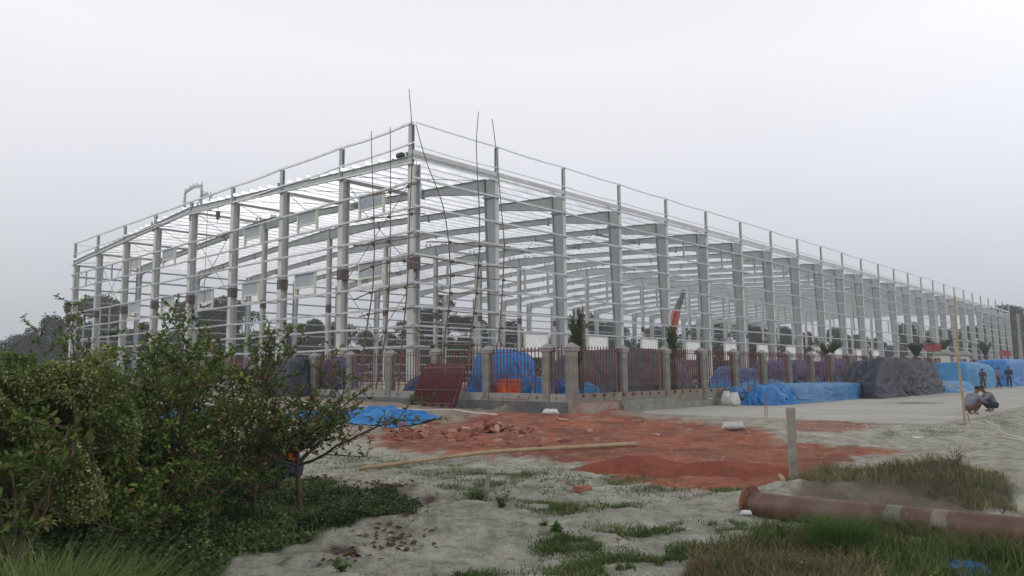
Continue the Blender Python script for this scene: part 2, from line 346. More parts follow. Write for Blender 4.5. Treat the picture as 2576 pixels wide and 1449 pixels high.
# soften the masks a little over neighbours
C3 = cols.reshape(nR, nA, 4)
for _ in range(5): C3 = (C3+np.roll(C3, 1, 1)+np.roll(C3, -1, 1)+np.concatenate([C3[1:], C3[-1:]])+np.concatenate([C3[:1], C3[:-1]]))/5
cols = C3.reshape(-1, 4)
def groundmat():
    m, nt = nodes('sandy_ground'); co = N(nt, 'ShaderNodeTexCoord').outputs['Object']
    at = N(nt, 'ShaderNodeAttribute', attribute_name='mask'); sp = N(nt, 'ShaderNodeSeparateColor'); nt.links.new(at.outputs['Color'], sp.inputs[0])
    n1 = noise(nt, co, .55, 6, .6, .4); n2 = noise(nt, co, 4, 7, .75, .15); n3 = noise(nt, co, 26, 5, .7); n4 = noise(nt, co, 1.7, 8, .74, .35)
    sand = ramp(nt, n1, [(.3, (.36,.345,.285)), (.7, (.475,.46,.39))])
    sand = mixc(nt, ramp(nt, n2, [(.38, (.8,.8,.8)), (.58, (0,0,0))]), sand, (.17,.17,.13))
    sand = mixc(nt, ramp(nt, n4, [(.5, (0,0,0)), (.66, (.75,.75,.75))]), sand, (.52,.51,.45))
    sand = mixc(nt, ramp(nt, n3, [(.3, (.5,.5,.5)), (.45, (0,0,0))]), sand, (.13,.125,.1))
    ea = ramp(nt, n4, [(.3, (.18,.14,.105)), (.5, (.29,.235,.185)), (.7, (.4,.35,.285))])
    sand = mixc(nt, mmath(nt, 'MULTIPLY', sp.outputs[2], .85), sand, ea)
    rd = ramp(nt, n2, [(.25, (.17,.05,.031)), (.5, (.35,.093,.048)), (.75, (.48,.18,.10))])
    rd = mixc(nt, ramp(nt, n4, [(.47, (0,0,0)), (.62, (.85,.85,.85))]), rd, (.32,.23,.18)); rd = mixc(nt, ramp(nt, n1, [(.42, (0,0,0)), (.62, (.6,.6,.6))]), rd, (.10,.04,.032))
    rm = mmath(nt, 'ADD', sp.outputs[0], mmath(nt, 'MULTIPLY', mmath(nt, 'SUBTRACT', n4, .5), 2.6))
    rm = mmath(nt, 'MULTIPLY', rm, mmath(nt, 'GREATER_THAN', sp.outputs[0], .01), True)
    col = mixc(nt, rm, sand, rd)
    gr = ramp(nt, n2, [(.3, (.035,.05,.022)), (.6, (.075,.09,.045)), (.8, (.12,.115,.07))])
    gm = mmath(nt, 'MULTIPLY', mmath(nt, 'ADD', sp.outputs[1], mmath(nt, 'SUBTRACT', n3, .55)), mmath(nt, 'GREATER_THAN', sp.outputs[1], .02), True)
    col = mixc(nt, gm, col, gr)
    lt = ramp(nt, n3, [(.35, (.03,.022,.018)), (.65, (.12,.085,.07))])  # dead leaf colour, also used for the shade painted on the clay
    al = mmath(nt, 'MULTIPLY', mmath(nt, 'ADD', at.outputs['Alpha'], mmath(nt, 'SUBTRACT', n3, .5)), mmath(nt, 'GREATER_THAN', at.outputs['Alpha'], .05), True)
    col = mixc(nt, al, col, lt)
    finish(nt, col, .95, 0, [(n4, .5, .12), (n2, .9, .09), (n3, .8, .03), (noise(nt, co, 90, 3), .5, .006)], .1)
    return m
M['ground'] = groundmat()
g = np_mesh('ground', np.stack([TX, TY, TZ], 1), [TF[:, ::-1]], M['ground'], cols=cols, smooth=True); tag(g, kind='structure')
# concrete yard beside the fence (real slab with a visible edge)
FW = lambda a, b, z=0: W(a, b, z, FO)
def slabmat():
    m, nt = nodes('cast_concrete_yard'); co = N(nt, 'ShaderNodeTexCoord').outputs['Object']
    c = ramp(nt, noise(nt, co, .25, 6, .6), [(.3, (.33,.32,.285)), (.7, (.43,.415,.375))])
    c = mixc(nt, ramp(nt, noise(nt, co, 1.6, 7, .72, .8), [(.5, (0,0,0)), (.72, (.6,.6,.6))]), c, (.29,.27,.235))
    c = mixc(nt, ramp(nt, noise(nt, co, 25, 5, .7), [(.3, (.4,.4,.4)), (.42, (0,0,0))]), c, (.2,.185,.16))
    mp = N(nt, 'ShaderNodeMapping'); mp.inputs['Rotation'].default_value = (0, 0, -TH); nt.links.new(co, mp.inputs[0])
    bk = N(nt, 'ShaderNodeTexBrick'); nt.links.new(mp.outputs[0], bk.inputs['Vector']); bk.offset = 0; bk.inputs['Scale'].default_value = 1; bk.inputs['Brick Width'].default_value = 4.1; bk.inputs['Row Height'].default_value = 3.3; bk.inputs['Mortar Size'].default_value = .018
    c = mixc(nt, mmath(nt, 'MULTIPLY', bk.outputs['Fac'], .6), c, (.16,.15,.13))
    mp2 = N(nt, 'ShaderNodeMapping'); mp2.inputs['Rotation'].default_value = (0, 0, -TH); mp2.inputs['Scale'].default_value = (.12, 1.6, 1); nt.links.new(co, mp2.inputs[0])
    c = mixc(nt, ramp(nt, noise(nt, mp2.outputs[0], 1.1, 6, .7), [(.5, (0,0,0)), (.7, (.55,.55,.55))]), c, (.25,.215,.175))
    finish(nt, c, .92, 0, [(noise(nt, co, 8, 6), .25, .02), (noise(nt, co, 60, 4), .3, .005)], .15); return m
M['slab'] = slabmat()
mb = MB()
nseg = 60; pts = []
for i in range(nseg+1):                         # front edge, slightly uneven
    b = QB+(-.62-QB)*i/nseg; w = (float(fbm(np.array([b*1.3]), np.array([2.0]), 5, 3)[0])-.5)*.16*(1-abs(2*i/nseg-1)**6)
    pts.append((QA+w, b))
for i in range(1, nseg+1): pts.append((QA+w*0+(150-QA)*(i/nseg), -.62))
for i in range(0, nseg+1):
    a = 150+(QA-150)*i/nseg; w = (float(fbm(np.array([a*1.1]), np.array([7.0]), 6, 3)[0])-.5)*.2 if 0 < i < nseg else 0
    if i < nseg: pts.append((a, QB+w))
n = len(pts); vs = [FW(a, b, 0) for a, b in pts]+[FW(a, b, -.5) for a, b in pts]
mb.add(vs, [tuple(range(n))[::-1]]+[(i, (i+1) % n, n+(i+1) % n, n+i) for i in range(n)])
sl = mb.build('concrete_yard', M['slab']); tag(sl, kind='structure')
# ------------------------------------------------------------------ steel frame building (local: x = a along the long side, y = b across, z up)
BR, BL, NR, NL = 6.473, 6.949, 25, 8
ZE, ZR, ZP = 13.3, 14.75, 15.15
WID = BL*NL; RID = WID/2
def ztop(b): return ZE+(ZR-ZE)*(1-abs(b-RID)/RID)
bld = empty('steel_frame_building', (BO[0], BO[1], 0), TH, 'long unclad grey steel frame building under construction, columns, rafters and wall rails bare', 'building')
def strip(mb, A, B, thick, axis):       # web between polylines A and B, thickness along axis vector
    t = Vector(axis)*thick/2
    for i in range(len(A)-1):
        a0, a1, b0, b1 = (Vector(q) for q in (A[i], A[i+1], B[i], B[i+1]))
        mb.hexa([a0-t, a1-t, a1+t, a0+t, b0-t, b1-t, b1+t, b0+t])
def flange(mb, L, w, t, axis, off):
    ax = Vector(axis)*w/2; o = Vector(off)*t
    for i in range(len(L)-1):
        p, q = Vector(L[i]), Vector(L[i+1]); mb.hexa([p-ax, q-ax, q+ax, p+ax, p-ax+o, q-ax+o, q+ax+o, p+ax+o])
XA = (1, 0, 0)

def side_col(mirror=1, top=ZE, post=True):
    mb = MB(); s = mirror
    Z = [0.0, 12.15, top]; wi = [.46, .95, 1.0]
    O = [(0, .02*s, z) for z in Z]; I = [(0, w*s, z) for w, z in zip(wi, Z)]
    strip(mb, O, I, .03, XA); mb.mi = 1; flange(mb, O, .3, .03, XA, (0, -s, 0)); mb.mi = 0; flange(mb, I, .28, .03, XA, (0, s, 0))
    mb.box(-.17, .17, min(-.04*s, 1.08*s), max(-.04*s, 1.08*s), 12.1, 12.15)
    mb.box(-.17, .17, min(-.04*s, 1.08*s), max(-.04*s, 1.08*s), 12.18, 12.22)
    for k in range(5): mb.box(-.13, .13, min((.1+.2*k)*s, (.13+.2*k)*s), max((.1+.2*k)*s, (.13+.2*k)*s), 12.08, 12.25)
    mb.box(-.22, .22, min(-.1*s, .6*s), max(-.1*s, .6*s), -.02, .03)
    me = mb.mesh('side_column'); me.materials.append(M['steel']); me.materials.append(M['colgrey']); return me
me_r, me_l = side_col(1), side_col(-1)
def post_mesh(z0, z1, w=.2):
    mb = MB(); mb.box(-w/2, w/2, -.03, 0, z0, z1); mb.box(-.012, .012, 0, .12, z0, z1); mb.box(-w/2, w/2, .12, .15, z0, z1); return mb.mesh('parapet_post')
pm = post_mesh(ZE-.35, ZP)
def put(name, me, mat, loc, rz=0, parent=bld, **k):
    o = link(name, me, None, parent)
    if not me.materials: me.materials.append(mat)
    o.location = loc; o.rotation_euler = (0, 0, rz); return o
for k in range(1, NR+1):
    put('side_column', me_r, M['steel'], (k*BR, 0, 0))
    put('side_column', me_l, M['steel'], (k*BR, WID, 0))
    put('parapet_post', pm, M['steel'], (k*BR, -.02, 0))
# interior rafters
def rafter_mesh(k, gable=False):
    mb = MB(); c = 1 if not gable else 0
    bs = ([.95, 3, 6.2, 12, 21, 25.5, RID] if not gable else [.2, 7, 14, 21, RID]); dp = ([1.02, .78, .46, .48, .5, .85, .95] if not gable else [.4]*5)
    bb = bs+[WID-q for q in bs[::-1][1:]]; dd = dp+dp[::-1][1:]
    T = [(0, b, ztop(b)) for b in bb]; B_ = [(0, b, ztop(b)-d) for b, d in zip(bb, dd)]
    strip(mb, B_, T, .03, XA); flange(mb, T, .24, .03, XA, (0, 0, -1)); flange(mb, B_, .24, .03, XA, (0, 0, 1))
    for b in (6.9, 13.9, 20.4, WID-6.9, WID-13.9, WID-20.4, RID):      # bolted splices
        d = .5 if abs(b-RID) > 1 else 1
        mb.box(-.13, .13, b-.03, b+.03, ztop(b)-d-.1, ztop(b)+.02)
    return mb.mesh('rafter')
rm, gm = rafter_mesh(0), rafter_mesh(0, True)
for k in range(1, NR+1): put('rafter', rm, M['steel'], (k*BR, 0, 0))
put('gable_rafter', gm, M['steel'], (0, 0, 0))
# gable and ridge columns: straight I sections
def icol(zt, w, dpt, axis=0):
    mb = MB()
    if axis == 0:
        mb.box(-dpt/2, -dpt/2+.03, -w/2, w/2, 0, zt); mb.box(dpt/2-.03, dpt/2, -w/2, w/2, 0, zt); mb.box(-dpt/2+.03, dpt/2-.03, -.015, .015, 0, zt)
    else:
        mb.box(-w/2, w/2, -dpt/2, -dpt/2+.03, 0, zt); mb.box(-w/2, w/2, dpt/2-.03, dpt/2, 0, zt); mb.box(-.015, .015, -dpt/2+.03, dpt/2-.03, 0, zt)
    mb.box(-.3, .3, -.3, .3, -.01, .03)
    return mb.mesh('column')
def wrap(col, w, d, z0=7.05, z1=7.7):
    mb = MB()
    mb.box(-d/2-.012, d/2+.012, -w/2-.012, w/2+.012, z0, z1)
    for q in range(6): mb.box(-d/2-.02, d/2+.02, -w/2-.02, w/2+.02, z0+.05+q*.1, z0+.09+q*.1)
    mb.build('tape_wrap', M['tape'], col)
for j in range(NL+1):
    b = min(max(j*BL, .3), WID-.3)
    c = put('gable_column', icol(ztop(b)-.38, .46 if j else .5, .5), M['colgrey'], (.25, b, 0)); wrap(c, .46 if j else .5, .5)
    h = max(ZP-ztop(b)+.35, .3)
    p = MB(); p.box(-.03, .0, -.14, .14, ztop(b)-.35, ZP); p.box(0, .16, -.012, .012, ztop(b)-.35, ZP); p.box(.16, .19, -.14, .14, ztop(b)-.35, ZP)
    p.build('parapet_post', M['steel'], bld).location = (-.05, b, 0)
for k in range(1, NR+1):
    c = put('ridge_column', icol(ZR-.95, .34, .36), M['colgrey'], (k*BR, RID, 0))
    if k < 16: wrap(c, .34, .36)
for j in range(0, NL+1, 2): put('gable_column', icol(ztop(j*BL)-.4, .4, .4), M['colgrey'], (NR*BR+.4, min(max(j*BL, .3), WID-.3), 0))
# purlins on top of the rafters
nP = 45
for i in range(nP):
    b = .55+(WID-1.1)*i/(nP-1); z = ztop(b)+.02
    mb = MB(); rr = random.Random(i*7+1)
    k1 = [22, 13, 9, 7][i] if i < 4 else (rr.choice([6, 6, 7, 5]) if b < RID+14 else rr.choice([7, 8, 9]))
    if i == nP-1: k1 = 25
    x0 = -.18; x1 = k1*BR+rr.uniform(-.6, 1.2)
    segs = [(x0, x1)]; mb0 = MB()
    if 3 < i < nP-1:
        for q in range(rr.choice([0, 1, 1, 2])):
            s0 = rr.randint(k1, 20)*BR; segs.append((s0-.4, s0+BR*rr.choice([.5, 1, 1, 2])))
    for s0, s1 in segs:
        mb = MB()
        mb.box(s0, s1, b-.01, b+.012, z, z+.24); mb.box(s0, s1, b+.012, b+.085, z+.225, z+.24); mb.box(s0, s1, b-.085, b-.01, z, z+.04)
        mb.build('purlin', M['purlin'], bld)
cl = MB()
for k in range(0, NR+1):
    for i in range(nP):
        b = .55+(WID-1.1)*i/(nP-1); z = ztop(b)
        if k > 8 and i % 2: continue
        cl.box(k*BR-.1, k*BR+.1, b+.03, b+.045, z, z+.24)
tag(cl.build('purlin_cleats', M['galv'], bld), kind='stuff')
# struts, flange braces and rod bracing of the first bays
def bar(name, p, q, w, mat):
    mb = MB(); mb.beam(p, q, w, w); mb.build(name, M[mat], bld)
for b in (BL, 2*BL, 3*BL, RID, 5*BL, 6*BL, 7*BL):
    bar('roof_strut', (.1, b+.5, ztop(b)-.28), (BR, b+.5, ztop(b)-.28), .16, 'steel'); bar('roof_strut', (4*BR, b+.5, ztop(b)-.28), (5*BR, b+.5, ztop(b)-.28), .16, 'steel')
for j in range(NL):
    for e in (0, 1):
        b0, b1 = (j+e)*BL, (j+1-e)*BL; bar('bracing_rod', (.1, b0, ztop(b0)-.2-e*.04), (BR, b1, ztop(b1)-.2-e*.04), .03, 'cranegrey'); bar('bracing_rod', (4*BR, b0, ztop(b0)-.2-e*.04), (5*BR, b1, ztop(b1)-.2-e*.04), .03, 'cranegrey')
for j in (0, 3, 6):
    for z0, z1 in ((.2, 6.8), (6.8, 12.6)):
        bar('bracing_rod', (.3, j*BL, z0), (.3, (j+1)*BL, z1), .03, 'cranegrey'); bar('bracing_rod', (.34, j*BL, z1), (.34, (j+1)*BL, z0), .03, 'cranegrey')
for z0, z1 in ((.2, 6.8), (6.8, 12.4)):
    bar('bracing_rod', (.3, WID-.3, z0), (BR, WID-.3, z1), .03, 'cranegrey'); bar('bracing_rod', (.3, WID-.34, z1), (BR, WID-.34, z0), .03, 'cranegrey')
for k in range(0, 7):
    for i in range(3, nP-3, 3):
        b = .55+(WID-1.1)*i/(nP-1)
        if k == 0: bar('flange_brace', (.02, b, ztop(b)-.38), (.85, b, ztop(b)+.03), .05, 'steel')
        else: bar('flange_brace', (k*BR+.02, b, ztop(b)-.45), (k*BR+.5, b, ztop(b)+.03), .04, 'steel')
# wall rails (girts)
def zed(mb, p, q, h=.095, d=.1, out=(0,-1,0), sag=0):
    p = Vector(p); q = Vector(q); o = Vector(out)
    n = 3 if sag else 1
    for i in range(n):
        a, b = p.lerp(q, i/n), p.lerp(q, (i+1)/n)
        a.z -= sag*4*(i/n)*(1-i/n); b.z -= sag*4*((i+1)/n)*(1-(i+1)/n)
        mb.beam(a, b, .012, h); mb.beam(a+o*d/2+Vector((0,0,h/2)), b+o*d/2+Vector((0,0,h/2)), d, .014); mb.beam(a-o*0+o*d, b+o*d, .012, .045)
        mb.beam(a+o*d/2-Vector((0,0,h/2)), b+o*d/2-Vector((0,0,h/2)), d, .014)
GZR = [12.05, 10.5, 9.12, 7.87, 6.32, 5.03, 4.0]
GEND = [24, 25, 25, 25, 25, 25, 22]
for z, e in zip(GZR, GEND):
    mb = MB()
    for k in range(0, e): zed(mb, (k*BR-(.3 if k == 0 else .0), -.05, z), ((k+1)*BR, -.05, z), sag=R.uniform(0, .05))
    mb.build('wall_rail', M['galv'], bld)
for x0_, x1_, z_ in [(-.3, BR*.16, 2.905), (BR*.9, BR*4, 2.905), (.2, BR*.98, 3.5)]+[(k*BR, (k+.8)*BR, 2.4) for k in range(12, 20)]:
    mb = MB(); zed(mb, (x0_, -.05, z_), (x1_, -.05, z_)); mb.build('wall_rail', M['galv'], bld)
GZL = [13.3-.45, 11.85, 10.4, 9.1, 7.87, 6.32, 5.03, 4.0, 2.905]
for gi, z in enumerate(GZL):
    mb = MB()
    if gi == 0:          # the sloping rail just under the gable rafter
        for j in range(NL): zed(mb, (-.1, j*BL, ztop(j*BL)-.42), (-.1, (j+1)*BL, ztop((j+1)*BL)-.42), out=(-1,0,0))
    else:
        for j in range(NL):
            zed(mb, (-.06, j*BL-(.2 if j == 0 else 0), z), (-.06, (j+1)*BL+(.3 if j == NL-1 else 0), z), out=(-1,0,0), sag=R.uniform(0, .06))
    mb.build('wall_rail', M['galv'], bld)
    if gi < 8:
        mb = MB(); zz = [12.9, 11.7, 10.4, 9.1, 7.87, 6.32, 5.03, 4.0][gi]
        zed(mb, (0, WID+.05, zz), (NR*BR, WID+.05, zz), .15, .12, out=(0,1,0)); mb.build('wall_rail', M['steel'], bld)
for z_ in (2.7, 1.5): mb = MB(); zed(mb, (0, WID+.05, z_), (NR*BR, WID+.05, z_), .15, .12, out=(0,1,0)); mb.build('wall_rail', M['steel'], bld)
# parapet rails and eave channel
def rail(pts, w, h, name='parapet_rail', mat='galv'):
    mb = MB()
    for p, q in zip(pts[:-1], pts[1:]): mb.beam(p, q, w, h)
    mb.build(name, M[mat], bld)
def sagline(f, n, s, rr=random.Random(3)):
    out = []
    for k in range(n):
        sg = rr.uniform(0, s)
        for t in (0, .33, .67): out.append(Vector(f(k+t))-Vector((0, 0, sg*4*t*(1-t))))
    out.append(Vector(f(n))); return out
rail(sagline(lambda t: (t*BR, -.1, ZP+.02), 20, .12), .06, .07)
rail(sagline(lambda t: (t*BR, -.1, 13.85), 20, .1), .05, .05)
rail(sagline(lambda t: (-.1, t*BL, ZP+.03), NL, .12), .1, .12)
rail(sagline(lambda t: (-.1, t*BL-.1, 14.0 if t < 3 else 14.0+.3*(t-3)/1.5 if t < 4.5 else 14.3-(t-4.5)*.1), NL, .08), .08, .09)
rail(sagline(lambda t: (t*BR, WID+.1, ZP), 3, .1), .06, .07)
rail([(-.2, -.02, ZE+.17), (NR*BR, -.02, ZE+.17)], .06, .26, 'eave_channel', 'colgrey')
rail([(-.1, .02, ZE-.05), (BR, .02, ZE-.05)], .08, .2, 'eave_channel', 'steel')
rail([(-.2, -.04, ZE-.2), (20*BR, -.04, ZE-.2)], .05, .06, 'eave_channel', 'galv')
# louvre panels
def louvre(name, p, q, z0, z1, sheet0, out, sheetmat):
    """frame between local points p,q (horizontal), heights z0..z1, slats from sheet0 to z1"""
    p = Vector((*p, 0)); q = Vector((*q, 0)); d = (q-p).normalized(); o = Vector(out); w = .09
    mb = MB(); up = Vector((0, 0, 1))
    for s, e in ((p, p+d*w), (q-d*w, q)):
        mb.hexa([s+up*z0-o*.16, e+up*z0-o*.16, e+up*z0, s+up*z0, s+up*z1-o*.16, e+up*z1-o*.16, e+up*z1, s+up*z1])
    for za in (z0, sheet0-.04, z1-.09):
        s, e = p+d*w, q-d*w
        mb.hexa([s+up*za-o*.14, e+up*za-o*.14, e+up*za-o*.01, s+up*za-o*.01, s+up*(za+.08)-o*.14, e+up*(za+.08)-o*.14, e+up*(za+.08)-o*.01, s+up*(za+.08)-o*.01])
        if sheet0 - z0 < .1 and za == z0: break
    f = mb.build(name, M['cream'], bld)
    sh = MB(); n = max(6, int((z1-sheet0)/.085))
    for i in range(n):
        a = sheet0+.03+(z1-.09-sheet0-.03)*i/n; h = (z1-.12-sheet0)/n
        s, e = p+d*w, q-d*w
        sh.hexa([s+up*a-o*.03, e+up*a-o*.03, e+up*(a+.012)-o*.025, s+up*(a+.012)-o*.025, s+up*(a+h*.97)-o*.07, e+up*(a+h*.97)-o*.07, e+up*(a+h*.97+.012)-o*.065, s+up*(a+h*.97+.012)-o*.065])
    sh.build('louvre_slats', sheetmat, f)
M['slat'] = simple('louvre_slats', (.33,.38,.42), (.42,.47,.51), 3, .45, .2)
M['slatw'] = simple('white_louvre_slats', (.68,.69,.7), (.8,.8,.8), 3, .5, 0)
for j, (u, v) in {0:(.38,.72),1:(.36,.69),2:(.36,.70),4:(.37,.72),5:(.42,.75)}.items():
    louvre('louvre_panel', (-.08, (j+u)*BL), (-.08, (j+v)*BL), 10.4, 11.85, 10.95, (-1,0,0), M['slat'])
for j in range(6):
    louvre('louvre_panel', (-.08, (j+.37)*BL), (-.08, (j+.71)*BL), 6.4, 7.87, 6.92, (-1,0,0), M['slat'])
for k in range(1, 12):
    louvre('louvre_panel', ((k+.37)*BR, -.07), ((k+.71)*BR, -.07), 2.4, 4.0, 2.44, (0,-1,0), M['slatw'])
def jamb(*q):
    mb = MB(); mb.box(*q); mb.build('window_jamb', M['steel'], bld)
for j in (6, 7):
    for u in (.36, .71):
        for z0, z1 in ((10.4, 11.85), (6.4, 7.87), (3.9, 6.3)): jamb(-.14, -.02, (j+u)*BL-.05, (j+u)*BL+.05, z0, z1)
for k in range(0, 16):
    for u in (.37, .71):
        jamb((k+u)*BR-.05, (k+u)*BR+.05, -.14, -.02, 6.3, 7.87)
        if 4 <= k < 12: jamb((k+u)*BR-.05, (k+u)*BR+.05, -.14, -.02, 10.5, 12.05)
# ridge monitor frames
def portal(a, b0, b1, z0, z1, t=.14):
    mb = MB(); bm_ = (b0+b1)/2
    for b in (b0, b1): mb.beam((a, b, z0), (a, b, z1), t, t)
    L = [(a, b0, z1), (a, b0+(b1-b0)*.3, z1+.12), (a, bm_, z1+.18), (a, b1-(b1-b0)*.3, z1+.12), (a, b1, z1)]
    for p, q in zip(L[:-1], L[1:]): mb.beam(p, q, t*.8, .22)
    for p in L: mb.box(a-.02, a+.02, p[1]-.06, p[1]+.06, p[2], p[2]+.28)
    for z in (z0+.9, z0+1.2): mb.box(a-.12, a+.12, b0-.2, b0-.05, z, z+.05); mb.box(a-.12, a+.12, b1+.05, b1+.2, z, z+.05)
    mb.build('ridge_monitor_frame', M['steel'], bld)
portal(.1, RID-1.55, RID+1.45, ztop(RID)-.2, ztop(RID)+1.5)
portal(1.2, RID-.75, RID+1.1, ztop(RID)-.2, ztop(RID)+1.05)
for k in range(1, 14):
    for db in (-1.5, -.9, .9, 1.5): mb = MB(); mb.box(k*BR-.07, k*BR+.07, RID+db-.07, RID+db+.07, ZR-.1, ZR+.42); mb.build('ridge_stub', M['steel'], bld)
# interior mezzanine of concrete, far inside
mz = empty('concrete_mezzanine', W(17*BR, 30, 0), TH, 'low unfinished concrete frame standing deep inside the steel building', 'building')
mb = MB()
for i in range(8):
    for j in range(3): mb.box(i*6-.25, i*6+.25, j*6-.25, j*6+.25, 0, 3.6)
mb.build('column', M['concrete'], mz)
mb = MB(); mb.box(-.5, 42.5, -.5, 12.5, 3.6, 4.3); mb.build('floor_slab', M['concrete'], mz)
mb = MB(); mb.box(-.5, 42.5, -.5, -.3, 4.3, 5.2); mb.build('parapet', M['concrete'], mz)
# things hanging on / lying on the frame
def onb(px, py, a=None, b=None): return onface(px, py, a, b)
p = onb(549, 520, a=.0)
h = empty('chain_hoist', W(p.x, p.y, 0), TH, 'small dark chain hoist hanging under the gable rafter', 'hoist')
mb = MB(); mb.beam((0, 0, p.z+.1), (0, 0, p.z-.35), .03, .03); mb.build('chain', M['cranegrey'], h)
mb = MB(); mb.frus(0, 0, p.z-.95, p.z-.35, .1, .08, .14, .1); mb.frus(.1, .1, p.z-.75, p.z-.45, .06, .06, .1, .08); mb.build('hoist_body', M['tape'], h)
mb = MB(); mb.tube([(0,0,p.z-.95),(.0,.06,p.z-1.1),(0,.03,p.z-1.22),(0,-.05,p.z-1.18)], .02); mb.build('hook', M['dark'], h)
mb = MB(); p = onb(523, 510, a=-.1)
mb.tube([(p.x, p.y, p.z-i*.9+math.sin(i)*.0) for i in range(12)], .018, 5)
tag(mb.build('lifting_rope', M['tape']), 'thin dark rope hanging from a pulley on the gable rafter', 'rope'); bpy.data.objects['lifting_rope'].location = (BO[0], BO[1], 0); bpy.data.objects['lifting_rope'].rotation_euler = (0, 0, TH)
# ------------------------------------------------------------------ bamboo scaffolds
def c2(x, y): return ((1200+x/2.1956)/1.59, (340+y/2.1956)/1.59)     # enlarged-crop coordinates to picture units
def c3(x, y): return ((1200+x/2.4156)/1.59, (900+y/2.4156)/1.59)
def pole_pts(P, a=None, b=None): return [onface(x, y, a, b) for x, y in P]
def smooth(P, n=4):
    out = []
    for i in range(len(P)-1):
        p0, p1, p2, p3 = P[max(i-1,0)], P[i], P[i+1], P[min(i+2,len(P)-1)]
        for k in range(n):
            t = k/n; out.append(.5*((2*p1)+(-p0+p2)*t+(2*p0-5*p1+4*p2-p3)*t*t+(-p0+3*p1-3*p2+p3)*t**3))
    out.append(P[-1]); return out
def bamboo_mb(P, r0=.045, r1=.022, knots=True):
    mb = MB(); P = smooth(P, 5); n = len(P); rad = [r0+(r1-r0)*i/(n-1) for i in range(n)]
    mb.tube(P, rad, 7)
    L = 0
    for i in range(1, n):
        d = P[i]-P[i-1]; l = d.length; L += l
        if knots and L > .38 and l > 1e-4:
            L = 0; u = d/l*.018; mb.tube([P[i]-u*.6, P[i]+u*.6], rad[i]*1.13, 7)
    return mb
def to_ground(P, z=0.0):
    p, q = P[-2], P[-1]
    if q.z > z+.1:
        d = (q-p); t = (q.z-z)/max(-d.z, .05); P = P+[q+Vector((d.x*t*.6, d.y*t*.6, z-q.z))]
    return P
SCA = {'left': dict(a=-.75), 'right': dict(b=-.85)}
scl = empty('bamboo_scaffold', (BO[0], BO[1], 0), TH, 'bamboo scaffold tied to the gable side of the frame, left of the corner column', 'scaffold')
scr = empty('bamboo_scaffold', (BO[0], BO[1], 0), TH, 'bamboo scaffold tied to the long side of the frame, right of the corner column', 'scaffold')
polesL = [[c2(958,40),c2(980,330),c2(988,600),c2(965,1100),c2(955,1440),c3(1050,300),c3(1035,600),c3(1015,850),c3(990,1100),c3(960,1440)],
 [c2(625,405),c2(635,800),c2(648,1100),c2(655,1400),c3(712,400),c3(700,650),c3(660,900),c3(620,1200)],
 [c2(792,368),c2(795,700),c2(795,1130),c2(793,1400),c3(868,400),c3(850,800),c3(815,1130),c3(755,1440)]]
polesR = [[c2(1018,345),c2(1105,660),c2(1200,900),c2(1265,1100),c2(1305,1380),c3(1450,400),c3(1455,500),c3(1435,830),c3(1410,1000),c3(1395,1190)],
 [c2(1568,235),c2(1550,500),c2(1560,830),c2(1575,1100),c2(1575,1400),c3(1725,370),c3(1700,700),c3(1650,1080),c3(1632,1300)],
 [c2(1688,300),c2(1725,600),c2(1765,1050),c2(1795,1400),c3(1975,200),c3(1955,650),c3(1920,1100),c3(1900,1180)]]
ledL = [[c3(530,205),c3(720,190),c3(870,160),c3(1175,108)],[c3(590,450),c3(710,405),c3(860,365),c3(1020,350),c3(1165,370)],[c3(530,725),c3(690,655),c3(860,625),c3(1030,605),c3(1170,605)],
 [c3(585,888),c3(670,865),c3(850,835),c3(1020,815),c3(1130,808)],[c3(570,1065),c3(640,1050),c3(830,1038),c3(1010,1040),c3(1180,1065)],[c2(500,1205),c2(650,1172),c2(790,1160),c2(990,1135),c2(1110,1130)],
 [c2(480,1410),c2(650,1395),c2(790,1378),c2(1060,1328)],[c2(640,970),c2(800,945),c2(960,895),c2(1055,855)]]
ledR = [[c3(1210,165),c3(1440,170),c3(1730,208),c3(2020,212)],[c3(1190,305),c3(1460,355),c3(1720,395),c3(2120,415)],[c3(1285,500),c3(1470,490),c3(1715,510),c3(1960,535),c3(2080,550)],[c3(1315,640),c3(1450,660),c3(1700,662),c3(2050,692)],
 [c3(1300,830),c3(1430,835),c3(1690,855),c3(2095,885)],[c3(1270,950),c3(1420,975),c3(1670,990),c3(1940,1000),c3(2085,1020)],[c3(1200,1165),c3(1400,1157),c3(1660,1160),c3(1970,1170)],[c3(1100,985),c3(1280,1180),c3(1450,1340)]]
ties = MB()
for root, poles, leds, kw in ((scl, polesL, ledL, SCA['left']), (scr, polesR, ledR, SCA['right'])):
    ties = MB(); PP = []
    for P in poles:
        q = to_ground(pole_pts(P, **kw)); PP.append(q); bamboo_mb(q[::-1], .05, .022).build('upright_pole', M['bamboodark'], root, True)
    for P in leds:
        q = pole_pts(P, **kw); off = Vector((-.08, 0, 0)) if 'a' in kw else Vector((0, -.08, 0)); q = [v+off for v in q]
        bamboo_mb(q, .038, .026).build('ledger_pole', M['bamboodark'], root, True)
        for v in q[1:-1]:
            ties = MB(); ties.frus(v.x, v.y, v.z-.07, v.z+.07, .06, .06, .065, .065); ties.tube([v+Vector((.02,0,-.05)), v+Vector((.03,.02,-.25))], .01, 4); ties.build('rope_tie', M['dark'], root)
